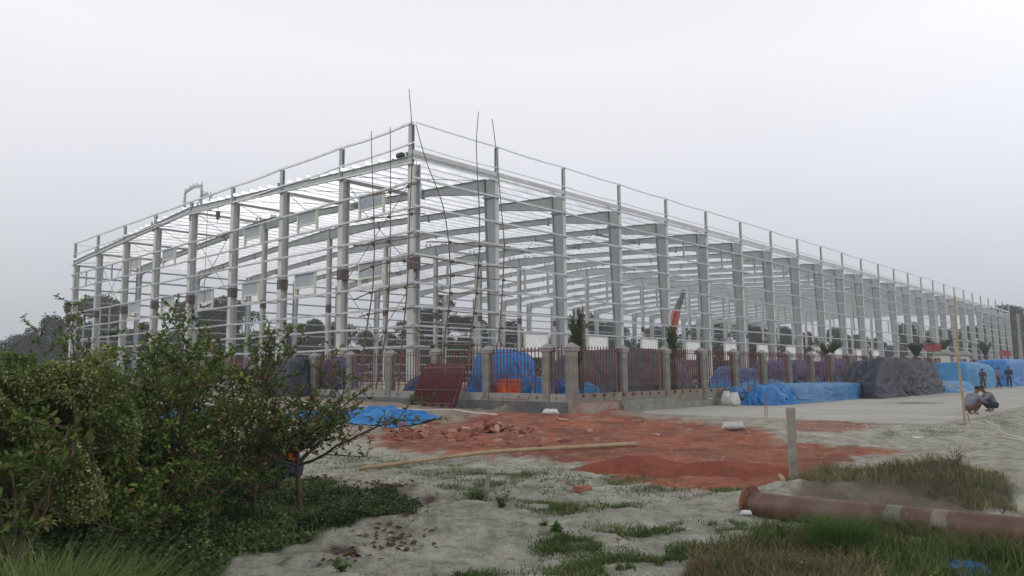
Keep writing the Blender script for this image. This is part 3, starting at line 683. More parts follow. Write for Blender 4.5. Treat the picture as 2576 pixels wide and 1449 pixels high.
# ------------------------------------------------------------------ boundary fence
FB = 3.081
fence = empty('boundary_fence', (FO[0], FO[1], 0), TH, 'red steel picket fence between capped concrete pillars on a low plaster wall', 'fence')
pil = MB(); pil.box(-.16, .16, -.16, .16, -.4, 2.2); 
for q in (-.11, 0, .11): pil.box(q-.03, q+.03, -.172, .172, .72, 2.05); pil.box(-.172, .172, q-.03, q+.03, .72, 2.05)
pme = pil.mesh('pillar'); pme.materials.append(M['concrete'])
cp = MB(); cp.frus(0, 0, 2.2, 2.25, .17, .17, .21, .21); cp.box(-.21, .21, -.21, .21, 2.25, 2.31); cp.frus(0, 0, 2.31, 2.36, .21, .21, .24, .24); cp.frus(0, 0, 2.36, 2.54, .24, .24, .035, .035)
cme = cp.mesh('pillar_cap'); cme.materials.append(M['cap'])
def pillar(a, b):
    o = link('pillar', pme, None, fence); o.location = (a, b, 0); c = link('pillar_cap', cme, None, o)
def panel_mesh(L):
    mb = MB(); n = max(3, int(round((L-.35)/.182))); x0 = .2; x1 = L-.2
    for z in (2.26, 1.36, 1.12, .99): mb.box(x0-.04, x1+.04, -.016, .016, z-.014, z+.014)
    for i in range(n):
        x = x0+(x1-x0)*(i+.5)/n; lo = .72 if i % 4 == 2 else 1.12
        mb.box(x-.013, x+.013, -.013-.02, .013-.02, lo, 2.36); mb.frus(x, -.02, 2.36, 2.45, .02, .02, .003, .003); mb.frus(x, -.02, 2.33, 2.365, .013, .013, .024, .024)
    for x in (x0-.03, x1+.03): mb.box(x-.015, x+.015, -.02, .02, .75, 2.28)
    me = mb.mesh('fence_panel'); me.materials.append(M['redfence']); return me
pm1 = panel_mesh(FB); pms = panel_mesh(FB*.355)
gap = set()
def a_of(px):                       # along-fence position seen at picture column px
    return onface(px, 900, b=0, o=FO).x
kg0, kg1 = int(a_of(2372)/FB), int(a_of(2445)/FB)
NF = int(a_of(2540)/FB)+4
pillar(0, 0)
for k in range(NF):
    if kg0 <= k <= kg0+1: continue
    o = link('fence_panel', pm1, None, fence); o.location = (k*FB, 0, 0)
    if k > 0: pillar(k*FB, 0)
o = link('fence_panel', pms, None, fence); o.rotation_euler = (0, 0, PI/2)
for j in range(0, 10):
    b = (j+.355)*FB; pillar(0, b)
    if j in (6,): continue
    o = link('fence_panel', pm1, None, fence); o.location = (0, b, 0); o.rotation_euler = (0, 0, PI/2)
mb = MB()
mb.box(-.13, .13, .16, 9.4*FB, .42, .71); mb.build('plaster_wall', M['plaster'], fence)
mb = MB(); mb.box(-.165, .165, .05, 9.4*FB, -.5, .42); mb.build('damp_footing', M['darkplaster'], fence)
mb = MB(); mb.box(.16, NF*FB, -.13, .13, -.4, .71); mb.build('plaster_wall', M['sand'], fence)
mb = MB(); mb.box(-.19, 2.3, -.45, -.13, -.5, .40); mb.build('brick_footing', M['brickwall'], fence)
mb = MB(); mb.box(2.3, NF*FB, -.62, -.13, -.4, .26); mb.box(2.3, 6.2, -.5, -.13, .26, .42); mb.build('concrete_ledge', M['concrete'], fence)
for k in range(60):
    a = .5+k*.62; mb = MB(); mb.box(a-.06, a+.06, -.19-(k % 3)*.02, -.128, .6, .69); mb.build('brick_stub', M['brick'], fence)
for k in range(14): mb = MB(); mb.box(-.165-.02, -.13, .6+k*.9, .7+k*.9, .55, .6); mb.build('brick_stub', M['brick'], fence)
for px, lab in ((2386, 'nearer of two square concrete gate pillars in the far fence opening'), (2435, 'farther of two square concrete gate pillars in the far fence opening')):
    a = a_of(px); g = empty('gate_pillar', FW(a, .4), TH, lab, 'gate pillar', 'gate pillars in the far fence')
    mb = MB(); mb.box(-.6, .6, -.6, .6, -.1, 2.7); mb.build('shaft', M['concrete'], g)
    mb = MB(); mb.box(-.75, .75, -.75, .75, 2.7, 2.85); mb.frus(0, 0, 2.85, 3.2, .75, .75, .3, .3); mb.build('cap', M['cap'], g)
    mb = MB(); mb.box(-.66, -.6, -.62, .62, 0, 2.7); mb.build('cream_edge', M['cream'], g)
# spare fence panels leaning in a stack
gx, gy = G(1085, 1024, -.15)
lb0 = onface(1146, 1000, a=-.8, o=FO).y
fp = panel_mesh(FB)
fpm = MB()
def spare_mesh():
    mb = MB(); L = 2.55; n = 19
    for z in (1.86, .9, .32, .18, .05): mb.box(0, L, -.014, .014, z-.014, z+.014)
    for i in range(n):
        x = L*(i+.5)/n; lo = 0 if i % 4 == 1 else .3
        mb.box(x-.0095, x+.0095, -.034, -.014, lo, 2.0); mb.frus(x, -.025, 2.0, 2.08, .02, .02, .003, .003)
    for x in (0, L): mb.box(x-.015, x+.015, -.02, .02, 0, 1.88)
    me = mb.mesh('spare_fence_panel'); me.materials.append(M['redfence']); return me
sm_ = spare_mesh()
words = ['foremost', 'second', 'third', 'fourth', 'rearmost']
for i in range(5):
    o = link('spare_fence_panel', sm_); 
    # base in front of the left fence leg, top leaning back on it
    d = .85-.035*i; tilt = math.atan2(d, 1.85)
    base = Vector(FW(-d-.22, lb0-.012*i, -.02))
    o.matrix_world = Matrix.Translation(base) @ Matrix.Rotation(TH+PI/2, 4, 'Z') @ Matrix.Rotation(tilt, 4, 'X') 
    tag(o, words[i]+' red steel fence panel in the stack leaning on the plaster wall', 'fence panel', 'spare fence panels leaning in a stack')
# ------------------------------------------------------------------ tarpaulin covered heaps
def tarp(name, lab, loc, rz, sx, sy, H, mat, seed, box=4.5, top=.93, lump=.12, fold=.06, slope=(0,0), flare=.12, cat='tarpaulin', nphi=220, nt=70, cap=.12, nf=13):
    """sheet stretched over a faceted heap: rays from the base centre meet a rounded polytope, then get folds"""
    g = np.random.default_rng(seed); PL = []
    for k in range(4):                                     # steep sides
        t = k*PI/2+g.uniform(-.12, .12); PL.append((math.cos(t), math.sin(t), g.uniform(.04, .22), 1.0))
    PL.append((g.uniform(-.07, .07)+slope[0]*-.6, g.uniform(-.1, .1), 1, .95))
    for k in range(7+int(lump*30)):                        # random chamfers
        t = g.uniform(0, 2*PI); e = g.uniform(.35, 1.25); n = np.array([math.cos(t)*math.cos(e), math.sin(t)*math.cos(e), math.sin(e)])
        full = (abs(n[0])**(box/(box-1))+abs(n[1])**(box/(box-1)))**((box-1)/box)
        PL.append((*n, (full+abs(n[2])*.93)*g.uniform(.86 if box > 4 else .78, 1.0)*(1 if box > 4 else .93)))
    if box < 4:
        for k in range(8): t = k*PI/4+.39; PL.append((math.cos(t), math.sin(t), .45, 1.12-.1*(4-box)/2))
    PL = np.array(PL)
    ph = np.linspace(0, 2*PI, nphi, endpoint=False); el = np.linspace(PI/2, 0, nt)
    E_, Pp = np.meshgrid(el, ph, indexing='ij'); D = np.stack([np.cos(Pp)*np.cos(E_), np.sin(Pp)*np.cos(E_), np.sin(E_)], -1)
    q = np.maximum((D@PL[:, :3].T)/PL[:, 3], 0)
    r = (q**22).sum(-1)**(-1/22); X = D*r[..., None]; x = X[..., 0]*sx; y = X[..., 1]*sy; z = X[..., 2]*H
    down = np.clip(1-z/H, 0, 1); Pw = Pp+(fbm(np.cos(Pp)*1.6+seed, np.sin(Pp)*1.6+down*1.8, seed+3, 3)-.5)*1.5
    kx = np.cos(Pw)*2.6*max(sx, .8)**.3; ky = np.sin(Pw)*2.6*max(sx, .8)**.3
    rdg = 1-2*np.abs(fbm(kx*1.3+3*seed, ky*1.3+down*1.1, seed+9, 3)-.5)*2; rdg2 = 1-np.abs(fbm(x*.9+y*1.3+seed, y*.8-x*.7+z*1.7, seed+13, 4)-.5)*7
    n1 = fbm(x*1.6+seed, y*1.6+z*1.6, seed+1, 4)-.5
    disp = fold*1.1*((rdg-.55)*1.3*(.25+down)+np.clip(rdg2, -.3, 1)*.45)+n1*.06*(lump/.1)
    disp = disp*min(H, 1.6)
    nx = D[..., 0]; ny = D[..., 1]; x = x+nx*disp; y = y+ny*disp; z = z+D[..., 2]*disp*.8
    hem = np.clip((down-.9)/.1, 0, 1); x = x+nx*hem*flare*(.2+.8*vnoise(Pp*9, 0*Pp, seed)); y = y+ny*hem*flare*(.2+.8*vnoise(Pp*9, 0*Pp, seed))
    z = np.maximum(np.where(E_ <= 1e-6, .0, z), .008)
    V = np.stack([x.ravel(), y.ravel(), z.ravel()], 1)
    i = np.arange(nt-1)[:, None]*nphi; j = np.arange(nphi)[None, :]; j2 = (j+1) % nphi
    F = np.stack([(i+j).ravel(), (i+nphi+j).ravel(), (i+nphi+j2).ravel(), (i+j2).ravel()], 1)
    o = np_mesh(name, V, [F], mat, smooth=True); o.location = loc; o.rotation_euler = (0, 0, rz); tag(o, lab, cat); return o
def between(px0, px1, b, z=0):           # centre and half length along the fence direction
    a0 = onface(px0, 940, b=b, o=FO).x; a1 = onface(px1, 940, b=b, o=FO).x; return (a0+a1)/2, abs(a1-a0)/2
# inside the fence
tarp('tarp_covered_heap', 'bright blue tarpaulin dome over bricks behind the fence near its corner', FW(1.95, onface(1265, 920, a=1.9, o=FO).y, .05), TH, 1.35, 1.95, 2.5, M['bluetarp'], 3, 2.6, .62, .1, .05, flare=.04, cat='covered heap')
a, s = between(1345, 1752, 2.6); tarp('tarp_covered_heap', 'long grey brown tarpaulin covered heap behind the fence', FW(a+.2, 2.9, .0), TH, s*1.0, 1.5, 2.5, M['browntarp'], 5, 3.2, .8, .08, .05, flare=.03, cat='covered heap')
tarp('low_blue_tarp', 'low bright blue tarpaulin folded at the fence foot behind the corner pillar', FW(.75, onface(1392, 950, a=.75, o=FO).y, .0), TH, .5, 1.3, 1.3, M['bluetarp'], 8, 3, .7, .15, .08, slope=(-.2,0))
tarp('low_blue_tarp', 'low blue tarpaulin at the fence foot around the first palm', FW(1.75, .95, .0), TH, 1.3, .5, 1.2, M['cyantarp'], 18, 3, .7, .12, .08)
a, s = between(1783, 1905, 2.0); tarp('tarp_covered_heap', 'pale blue tarpaulin covered heap just behind the fence right of the brown one', FW(a, 1.9, .0), TH, s, 1.0, 1.75, M['skytarp'], 9, 3, .7, .12, .06, slope=(-.15,0), cat='covered heap')
tarp('low_blue_tarp', 'low light blue tarpaulin along the fence foot behind the third bay', FW(a+1, .75, .0), TH, s+1.6, .4, 1.05, M['cyantarp'], 12, 4, .85, .1, .04)
a, s = between(1880, 2060, 4.0); tarp('tarp_covered_heap', 'navy tarpaulin draped over a long low heap far behind the fence', FW(a, 4.2, .0), TH, s, 1.4, 2.2, M['navytarp'], 14, 3, .7, .15, .08, slope=(.1,0), cat='covered heap')
tarp('tarp_covered_heap', 'navy tarpaulin heap between the far fence bays', FW(a+10, 4.2, .0), TH, 5, 1.4, 2.4, M['navytarp'], 15, 3, .7, .15, .08, cat='covered heap')
# brick stacks
bs = empty('brick_stack', FW(.55, onface(1262, 940, a=.55, o=FO).y, .0), TH+PI/2, 'orange brick stack showing under the blue tarpaulin behind the fence', 'brick stack')
mb = MB(); rr = random.Random(4)
for k in range(15):
    n = 7-(k//3 if k > 6 else 0)
    for i in range(max(n, 2)):
        x = -.9+i*.255+rr.uniform(-.02,.02)+(k//3)*.04; mb.box(x, x+.24, -.3+rr.uniform(-.02,.02), .3, k*.083, k*.083+.072)
M['orangebrick'] = simple('orange_brick', (.5,.085,.03), (.66,.14,.055), 5, .9, 0, .2, 40, .2, c3=(.5,.3,.22), f3=.66)
mb.build('bricks', M['orangebrick'], bs)
def rubble(name, lab, loc, rz, sx, sy, H, mat, seed, cat, p=1.3):
    n = 70; u = np.linspace(-1.25, 1.25, n); X, Y = np.meshgrid(u, u, indexing='ij'); d = np.sqrt(X*X+Y*Y)
    z = np.clip(1-d, -.12, 1)**1 if False else np.where(d < 1.2, (np.cos(np.clip(d/1.1, 0, 1)*PI)*.5+.5)**p, 0)
    z = z*(1+.5*(fbm(X*2+seed, Y*2, seed, 4)-.5))*H+(fbm(X*9+seed, Y*9, seed+1, 4)-.5)*.3*H*np.clip(z*3,0,1); z = z-.07*np.clip((d-.7)*3, 0, 1.5)
    V = np.stack([(X*sx).ravel(), (Y*sy).ravel(), z.ravel()], 1)
    i = np.arange(n-1)[:, None]*n; j = np.arange(n-1)[None, :]
    F = np.stack([(i+j).ravel(), (i+n+j).ravel(), (i+n+j+1).ravel(), (i+j+1).ravel()], 1)
    c = X.ravel()[F].mean(1)**2+Y.ravel()[F].mean(1)**2; F = F[c < 1.4]
    o = np_mesh(name, V, [F], mat, smooth=True); o.location = loc; o.rotation_euler = (0, 0, rz); return tag(o, lab, cat)
def GP_(px, py, dz=0):
    z = GZ
    for _ in range(5): x, y = G(px, py, z); z = .5*z+.5*h1(x, y)
    return (x, y, h1(x, y)+dz)
rubble('sand_heap', 'tan sand heap against the damp plaster wall, left of the stacked fence panels', GP_(920, 1015), .6, 2.6, 1.1, .75, M['sand'], 3, 'sand heap')
rubble('sand_heap', 'small grey sand heap at the wall, right of the stacked panels', GP_(1300, 1035), .5, 1.5, .7, .38, M['sand'], 5, 'sand heap')
rubble('brick_dust_heap', 'dark red brick dust heap in front of the lying bamboo end', GP_(1600, 1175), .2, 1.3, .8, .17, M['dust'], 7, 'dust heap')
rubble('brick_dust_heap', 'broad red brick dust heap left of the upright concrete post', GP_(1810, 1185), .1, 1.7, .8, .17, M['dust'], 9, 'dust heap')
rubble('brick_rubble_heap', 'broken brick heap against the far left part of the fence', GP_(650, 995), .5, 3.0, 1.2, .55, M['rubble'], 11, 'rubble heap')
# rubble bricks & debris inside the frame
for i, (a, b, l) in enumerate(((4, 9, 'left'), (9, 12, 'middle'), (17, 9, 'right'), (26, 8, 'far right'), (36, 8, 'farthest'))):
    rubble('brick_rubble_heap', 'low rubble heap on the building floor, '+l+' of the row', FW(a, b, .0), TH, 2.8, 1.6, .9, M['rubble'], 20+i, 'rubble heap')
# on the yard
a, s = between(1955, 2188, -1.9)
tarp('blue_tarp_cover', 'long faded blue tarpaulin stretched over a low stack on the concrete yard', FW(a+.3, -1.9, 0), TH+.0, s+.5, .95, .88, M['skytarp'], 31, 6, .9, .06, .05, flare=.18, nphi=260)
a, s = between(1893, 1975, -1.9)
tarp('blue_tarp_cover', 'crumpled deep blue tarpaulin hanging at the left end of the long covered stack', FW(a, -1.95, 0), TH, s+.2, .85, .86, M['bluetarp'], 33, 3, .6, .15, .14, flare=.12)
a, s = between(2128, 2335, -2.4)
tarp('dark_tarp_heap', 'big dark grey tarpaulin draped over a tall heap on the concrete yard', FW(a-.3, -2.3, 0), TH, s*.84, 1.5, 2.1, M['darktarp'], 35, 4, .72, .1, .1, slope=(-.08,0), flare=.14, nphi=260, cat='covered heap')
a, s = between(2335, 2420, -3.0)
tarp('blue_tarp_cover', 'low light blue tarpaulin with loose boards beside the dark grey heap', FW(a, -3.1, 0), TH, s+.4, 1.2, .72, M['cyantarp'], 37, 3.4, .8, .15, .1, flare=.2)
a, s = between(2358, 2470, -2.0)
tarp('blue_tarp_box', 'boxy blue tarpaulin covered stack behind the upright bamboo pole', FW(a+1.0, -2.0, 0), TH, s*.68, 1.3, 2.1, M['cyantarp'], 39, 8, .93, .04, .04, flare=.05, cat='covered stack')
a, s = between(2488, 2580, -3.0)
tarp('blue_tarp_box', 'large boxy deep blue tarpaulin covered stack at the right edge behind the standing men', FW(62.5, -2.5, 0), TH, 8.5, 1.4, 2.5, M['bluetarp'], 41, 8, .95, .03, .03, flare=.03, cat='covered stack')
# small covered heap with boards and sacks at the left end
xc = G(1828, 1015, 0); a, b = LOC(*xc, FO)
tarp('blue_tarp_cover', 'small blue tarpaulin over a table of tools beside two white sacks', FW(a, -.72, .28), TH, 1.0, .42, .5, M['skytarp'], 43, 2.6, .6, .15, .1, flare=.2)
tb = empty('trestle_table', FW(a+1.1, -.95, 0), TH, 'low grey plank trestle under the small blue tarpaulin', 'trestle')
mb = MB(); mb.box(-1.5, 1.6, -.2, .2, .36, .44); mb.build('plank_top', M['galv'], tb)
for x in (-1.3, 0, 1.4):
    mb = MB(); mb.box(x-.12, x+.12, -.15, .15, 0, .36); mb.build('leg', M['brick'], tb)
def sack(name, lab, loc, rz, L, Wd, H, mat, seed, standing=False, grp=None):
    n, m = 26, 18; th = np.linspace(0, 2*PI, n, endpoint=False); v = np.linspace(-1, 1, m)
    V_, T_ = np.meshgrid(v, th, indexing='ij'); e = np.clip(1-np.abs(V_)**3.2, 0, 1)**.5
    if standing:
        w = (1-.28*(V_*.5+.5)**3)*e; w = w*(1+.12*np.sin(T_*2+seed)+.1*np.sin(T_*3+V_*3)); w = np.where(V_ > .8, .72-.5*(V_-.8), w)
        x = np.cos(T_)*w*Wd; y = np.sin(T_)*w*L; z = (V_*.5+.5)*H
    else:
        x = V_*L; y = np.cos(T_)*Wd*(e*.8+.22); z = (np.sin(T_)*.5*e+.5)*H
        z = z*(np.where(np.abs(V_) > .85, .6, 1))
    nn = fbm(x*9+seed, y*9+z*7, seed, 3)-.5; x = x+nn*.12*Wd; y = y+nn*.2*Wd; z = np.maximum(z+nn*.25*H*(0 if standing else 1), 0)
    if standing: z = z+nn*.1*H*(V_ > .5)
    V = np.stack([x.ravel(), y.ravel(), z.ravel()], 1)
    i = np.arange(m-1)[:, None]*n; j = np.arange(n)[None, :]; j2 = (j+1) % n
    F = np.stack([(i+j).ravel(), (i+j2).ravel(), (i+n+j2).ravel(), (i+n+j).ravel()], 1)
    capf = [np.arange(n)[::-1][None, :], (np.arange(n)+(m-1)*n)[None, :]]
    o = np_mesh(name, V, [F]+capf, mat, smooth=True); o.location = loc; o.rotation_euler = (0, 0, rz); return tag(o, lab, 'sack', grp)
sack('sack', 'upright white woven sack, left one of the pair by the small blue tarpaulin', (*G(1828,1020,0), 0), .3, .2, .22, .62, M['white'], 1, True)
sack('sack', 'upright white woven sack, right one of the pair by the small blue tarpaulin', (*G(1848,1022,0), 0), .9, .24, .24, .58, M['white'], 2, True)
sack('sack', 'small crumpled white sack lying left of the upright pair on the yard', (*G(1786,1018,0), 0), .9, .28, .18, .3, M['white'], 3)
for i, (px, py, L, mt, l) in enumerate(((1182,1022,.42,'white','white bag lying at the wall, left of the leaning rebar ladder'),(1275,1026,.45,'white','white bag lying on the small grey sand heap'),(1310,1012,.35,'white','white bag lying against the damp wall behind the grey sand heap'),(1018,1013,.35,'white','small white bag lying left of the stacked fence panels'),
   (1573,1030,.4,'white','white bag with rusty scraps lying at the end of the concrete yard'),(1845,1084,.32,'bag','grey cement bag lying on the red soil below the yard edge'),(1385,1047,.3,'white','crumpled white rag left of the brick footing'))):
    x, y, z = GP_(px, py); sack('sack', l, (x, y, max(z, 0 if px == 1573 else z)), R.uniform(-.4, .5), L, .2, .22, M[mt], 10+i)
tarp('white_sheet', 'small white plastic sheet crumpled on the concrete yard', (*G(1700,1023,0), 0), TH, .45, .28, .14, M['white'], 51, 2, .5, .2, .2, cat='sheet', nphi=60, nt=20)
# rebar
def rods(name, lab, segs, cat, r=.012, mat='rustrod', part='strand'):
    if len(segs) == 1:
        mb = MB(); mb.tube(segs[0], r, 5); return tag(mb.build(name, M[mat]), lab, cat)
    o = Vector([float(v) for v in segs[0][0]]); e = empty(name, o, 0, lab, cat)
    for s in segs: mb = MB(); mb.tube([Vector([float(v) for v in q])-o for q in s], r, 5); mb.build(part, M[mat], e)
    return e
P_ = lambda px, py, d: AT(px, py, d)
def fw(px, py, b=None, a=None):
    p = onface(px, py, a, b, FO); return Vector(FW(p.x, p.y, p.z))
A0, A1 = fw(1228, 990, a=-.35), fw(1190, 1030, a=-.9); B0, B1 = fw(1345, 962, a=-.3), fw(1318, 1033, a=-.9)
A0 = fw(1245, 955, a=-.3)
segs = [[A0, A1], [B0, B1]]
for t in (.62, .8): segs.append([A0.lerp(A1, t), B0.lerp(B1, t)])
p0, p1 = A0.lerp(A1, .62), B0.lerp(B1, .62); q0, q1 = A0.lerp(A1, .98), B0.lerp(B1, .98)
for t in (.25, .5, .75): segs.append([p0.lerp(p1, t), q0.lerp(q1, t)])
rods('rebar_ladder', 'rusty rebar ladder leaning on the plaster wall', segs, 'rebar ladder', .014, part='bar')
# flat blue tarpaulins on the soil
def flat_tarp(name, lab, corners, mat, seed, hump):
    c = [np.array(GP_(*p)[:2]) for p in corners]; n, m = 90, 46
    U, V_ = np.meshgrid(np.linspace(0, 1, n), np.linspace(0, 1, m), indexing='ij')
    X = (1-U)*(1-V_)*c[0][0]+U*(1-V_)*c[1][0]+U*V_*c[2][0]+(1-U)*V_*c[3][0]
    Y = (1-U)*(1-V_)*c[0][1]+U*(1-V_)*c[1][1]+U*V_*c[2][1]+(1-U)*V_*c[3][1]
    ed = np.minimum(np.minimum(U, 1-U), np.minimum(V_, 1-V_))
    X = X+(fbm(U*6+seed, V_*5, seed, 3)-.5)*.55; Y = Y+(fbm(U*6, V_*5+seed, seed+2, 3)-.5)*.5
    f = 1-2*np.abs(fbm(X*1.1+seed, Y*2.4, seed+4, 3)-.5)*2
    Z = hgt(X.ravel(), Y.ravel()).reshape(X.shape)+.03+hump(U, V_)*(1+.35*(fbm(U*4, V_*4, seed+8, 3)-.5))+np.clip(f-.35, 0, 1)*.16*sstep(0, .12, ed)+(fbm(X*5, Y*5, seed+6, 3)-.4)*.05
    V = np.stack([X.ravel(), Y.ravel(), Z.ravel()], 1); i = np.arange(n-1)[:, None]*m; j = np.arange(m-1)[None, :]
    F = np.stack([(i+j).ravel(), (i+m+j).ravel(), (i+m+j+1).ravel(), (i+j+1).ravel()], 1)
    return tag(np_mesh(name, V, [F], mat, smooth=True), lab, 'tarpaulin')
flat_tarp('flat_blue_tarp', 'crumpled bright blue tarpaulin lying flat on the soil with bricks on it', [(800,1062),(985,1078),(1120,1055),(870,1038)], M['bluetarp'], 3, lambda u, v: .24*np.exp(-((u-.5)/.42)**2-((v-.8)/.35)**2))
flat_tarp('flat_blue_tarp', 'narrow blue tarpaulin strip lying on the soil left behind the thin tree', [(715,1050),(810,1066),(850,1046),(740,1038)], M['bluetarp'], 6, lambda u, v: .05*u)
flat_tarp('flat_blue_tarp', 'blue tarpaulin strip seen on the ground through the left bushes', [(300,1052),(520,1056),(545,1042),(330,1036)], M['bluetarp'], 9, lambda u, v: .06*u)
flat_tarp('blue_scrap', 'small blue tarpaulin scrap in the dry grass at the lower right corner', [(2395,1450),(2440,1452),(2450,1432),(2405,1432)], M['bluetarp'], 12, lambda u, v: .05*u)
# standing tarpaulin sheets behind the left fence
tarp('grey_tarp_shelter', 'tall grey tarpaulin shelter behind the left part of the fence', FW(-.6, 5.9*FB, 0), TH, .9, 1.7, 2.3, M['darktarp'], 61, 7, .9, .06, .06, cat='shelter')
tarp('blue_tarp_shelter', 'dark blue tarpaulin shelter beside the tall grey one behind the fence', FW(1.2, 5.45*FB, 0), TH, .8, 1.5, 2.3, M['navytarp'], 63, 7, .9, .06, .06, cat='shelter')
tarp('low_blue_tarp', 'dark blue tarpaulin bundle behind the fence bay left of the stacked panels', FW(1.6, 3.2*FB, .5), TH, .8, 1.1, .9, M['navytarp'], 65, 2.6, .6, .2, .12)
# ------------------------------------------------------------------ bricks
bm0 = MB(); bm0.box(-.12, .12, -.057, .057, -.035, .035); bme = bm0.mesh('brick'); bme.materials.append(M['brick'])
hb0 = MB(); hb0.hexa([(-.06,-.057,-.035),(.05,-.057,-.035),(.07,.057,-.035),(-.06,.057,-.035),(-.06,-.057,.035),(.065,-.057,.035),(.05,.057,.035),(-.06,.057,.035)]); hme = hb0.mesh('broken_brick'); hme.materials.append(M['brick'])
def brick(x, y, z, lab, grp, rr, flat=False, half=False):
    o = link('broken_brick' if half else 'brick', hme if half else bme); o.location = (x, y, z+.035)
    t = .15 if flat else 1.0; o.rotation_euler = (rr.uniform(-t, t), rr.uniform(-t, t)*.6, rr.uniform(0, PI)); s = rr.uniform(.9, 1.05); o.scale = (s, s, s)
    return tag(o, lab, 'brick', grp)
rr = random.Random(5)
cx, cy, cz = GP_(1232, 1083)
for i in range(46):
    r = abs(rr.gauss(0, .42)); t = rr.uniform(0, 2*PI); x = cx+r*1.5*math.cos(t); y = cy+r*.8*math.sin(t)
    brick(x, y, h1(x, y)+max(0, .24-r*.36)*rr.uniform(.2, 1), 'red brick in the tumbled brick pile behind the lying bamboo', 'bricks of the tumbled pile', rr, False, rr.random() < .25)
for i in range(42):
    px = rr.gauss(1040, 42); py = rr.gauss(1097, 8); x, y, z = GP_(px, py)
    brick(x, y, z+rr.choice([0, 0, .05]), 'red brick in the loose scatter right of the thin tree', 'bricks scattered right of the thin tree', rr, rr.random() < .6, rr.random() < .4)
for i in range(34):
    px = rr.uniform(1130, 1500); py = rr.gauss(1108, 14); x, y, z = GP_(px, py)
    brick(x, y, z-.01, 'stray broken brick on the red soil below the tumbled pile', 'stray bricks on the red soil', rr, True, rr.random() < .7)
for i in range(26):
    px = rr.uniform(560, 860); py = rr.gauss(1000, 9); x, y, z = GP_(px, py)
    brick(x, y, z+.05, 'red brick in the rubble near the left part of the fence', 'bricks near the left fence', rr, False, rr.random() < .3)
for (px, py, lab) in ((1465,1238,'single dark red brick with a pale top on the sand'), (1012,1070,'first brick weighing down the flat blue tarpaulin'), (1098,1066,'brick on the right tip of the flat blue tarpaulin'), (1745,1015,'brick on the concrete yard left of the small blue tarpaulin'), (1960,1014,'brick on the yard below the long blue cover')):
    x, y, z = GP_(px, py); x, y = G(px, py, max(z, 0) if px > 1700 else z)
    ob_ = brick(x, y, 0 if px > 1700 else z+.01, lab, None, rr, True); ob_.rotation_euler = (.05, .04, .35)
# ------------------------------------------------------------------ long bamboo on the ground, posts, poles
e0, e1 = Vector(GP_(905, 1186)), Vector(GP_(1600, 1122)); ps = [e0.lerp(e1, t)+Vector((0, 0, 0)) for t in (0, .2, .4, .6, .8, 1)]
ps = [Vector((p.x, p.y, h1(p.x, p.y)+.05+.06*math.sin(PI*i/5))) for i, p in enumerate(ps)]
bmb = bamboo_mb(ps, .034, .05); o = bmb.build('bamboo_pole', M['bamboo'], None, True); tag(o, 'long pale bamboo pole lying across the sand and red soil', 'bamboo pole')
x, y, z = GP_(1997, 1213)
pt = AT(1988, 1020, y); pz = empty('concrete_post', (x, y, z), -.15, 'weathered square concrete post standing upright in the weeds', 'post')
H_ = pt.z-z; mb = MB(); n = 10
for i in range(n):
    w0 = .056+.004*math.sin(i*2.1); w1 = .056+.004*math.sin((i+1)*2.1)
    f0, f1 = i/n, (i+1)/n; dx = (pt.x-x)
    mb.hexa([(dx*f0-w0,-w0,H_*f0-.05),(dx*f0+w0,-w0,H_*f0-.05),(dx*f0+w0,w0,H_*f0-.05),(dx*f0-w0,w0,H_*f0-.05),(dx*f1-w1,-w1,H_*f1-.05),(dx*f1+w1,-w1,H_*f1-.05),(dx*f1+w1,w1,H_*f1-.05),(dx*f1-w1,w1,H_*f1-.05)])
mb.build('shaft', M['post'], pz); mb = MB(); mb.frus(pt.x-x, 0, H_-.05, H_-.03, .057, .057, .05, .05); mb.build('worn_top', M['post'], pz)
x0, y0, z0 = GP_(1980, 1228); x1, y1, z1 = GP_(1968, 1215)
mb = MB(); mb.beam((x0, y0, z0+.02), (x1-.02, y1, z1+.11), .07, .028, (0, -1, .3)); tag(mb.build('wooden_board', M['wood']), 'short raw wooden board leaning at the foot of the concrete post', 'board')
# upright bamboo with wires by the squatting men
x, y, z = GP_(2428, 1070); pb = empty('bamboo_mast', (x, y, 0), 0, 'tall upright bamboo mast beside the two squatting men', 'bamboo mast')
P1 = [AT(2428,1070,y), AT(2422,1000,y), AT(2413,930,y), AT(2408,850,y), AT(2404,790,y), AT(2402,745,y)]
bamboo_mb([p-Vector((x, y, 0)) for p in P1], .042, .022).build('mast_pole', M['bamboo'], pb, True)
for (px, py, qx, qy, yy, l) in ((2434,1040,2439,1072,y+.3,'thin rusty rod standing beside the bamboo mast'), (1921,990,1925,1052,G(1925,1050,0)[1],'left of two thin rebar stakes at the yard edge'), (1927,990,1930,1052,G(1930,1050,0)[1],'right of two thin rebar stakes at the yard edge')):
    rods('rebar_stake', l, [[AT(px, py, yy), AT((px+qx)/2+1, (py+qy)/2, yy), AT(qx, qy+4, yy)]], 'rebar stake', .011)
rods('electric_wire', 'thin dark wires running from the bamboo mast to the distant fence', [[AT(2413,930-80,y).lerp(AT(2200,835,y+20), t)-Vector((0,0,.5*4*t*(1-t))) for t in (0,.25,.5,.75,1)], [AT(2412,850,y).lerp(AT(2560,870,y+45), t)-Vector((0,0,.6*4*t*(1-t))) for t in (0,.25,.5,.75,1)]], 'wire', .012, 'dark')
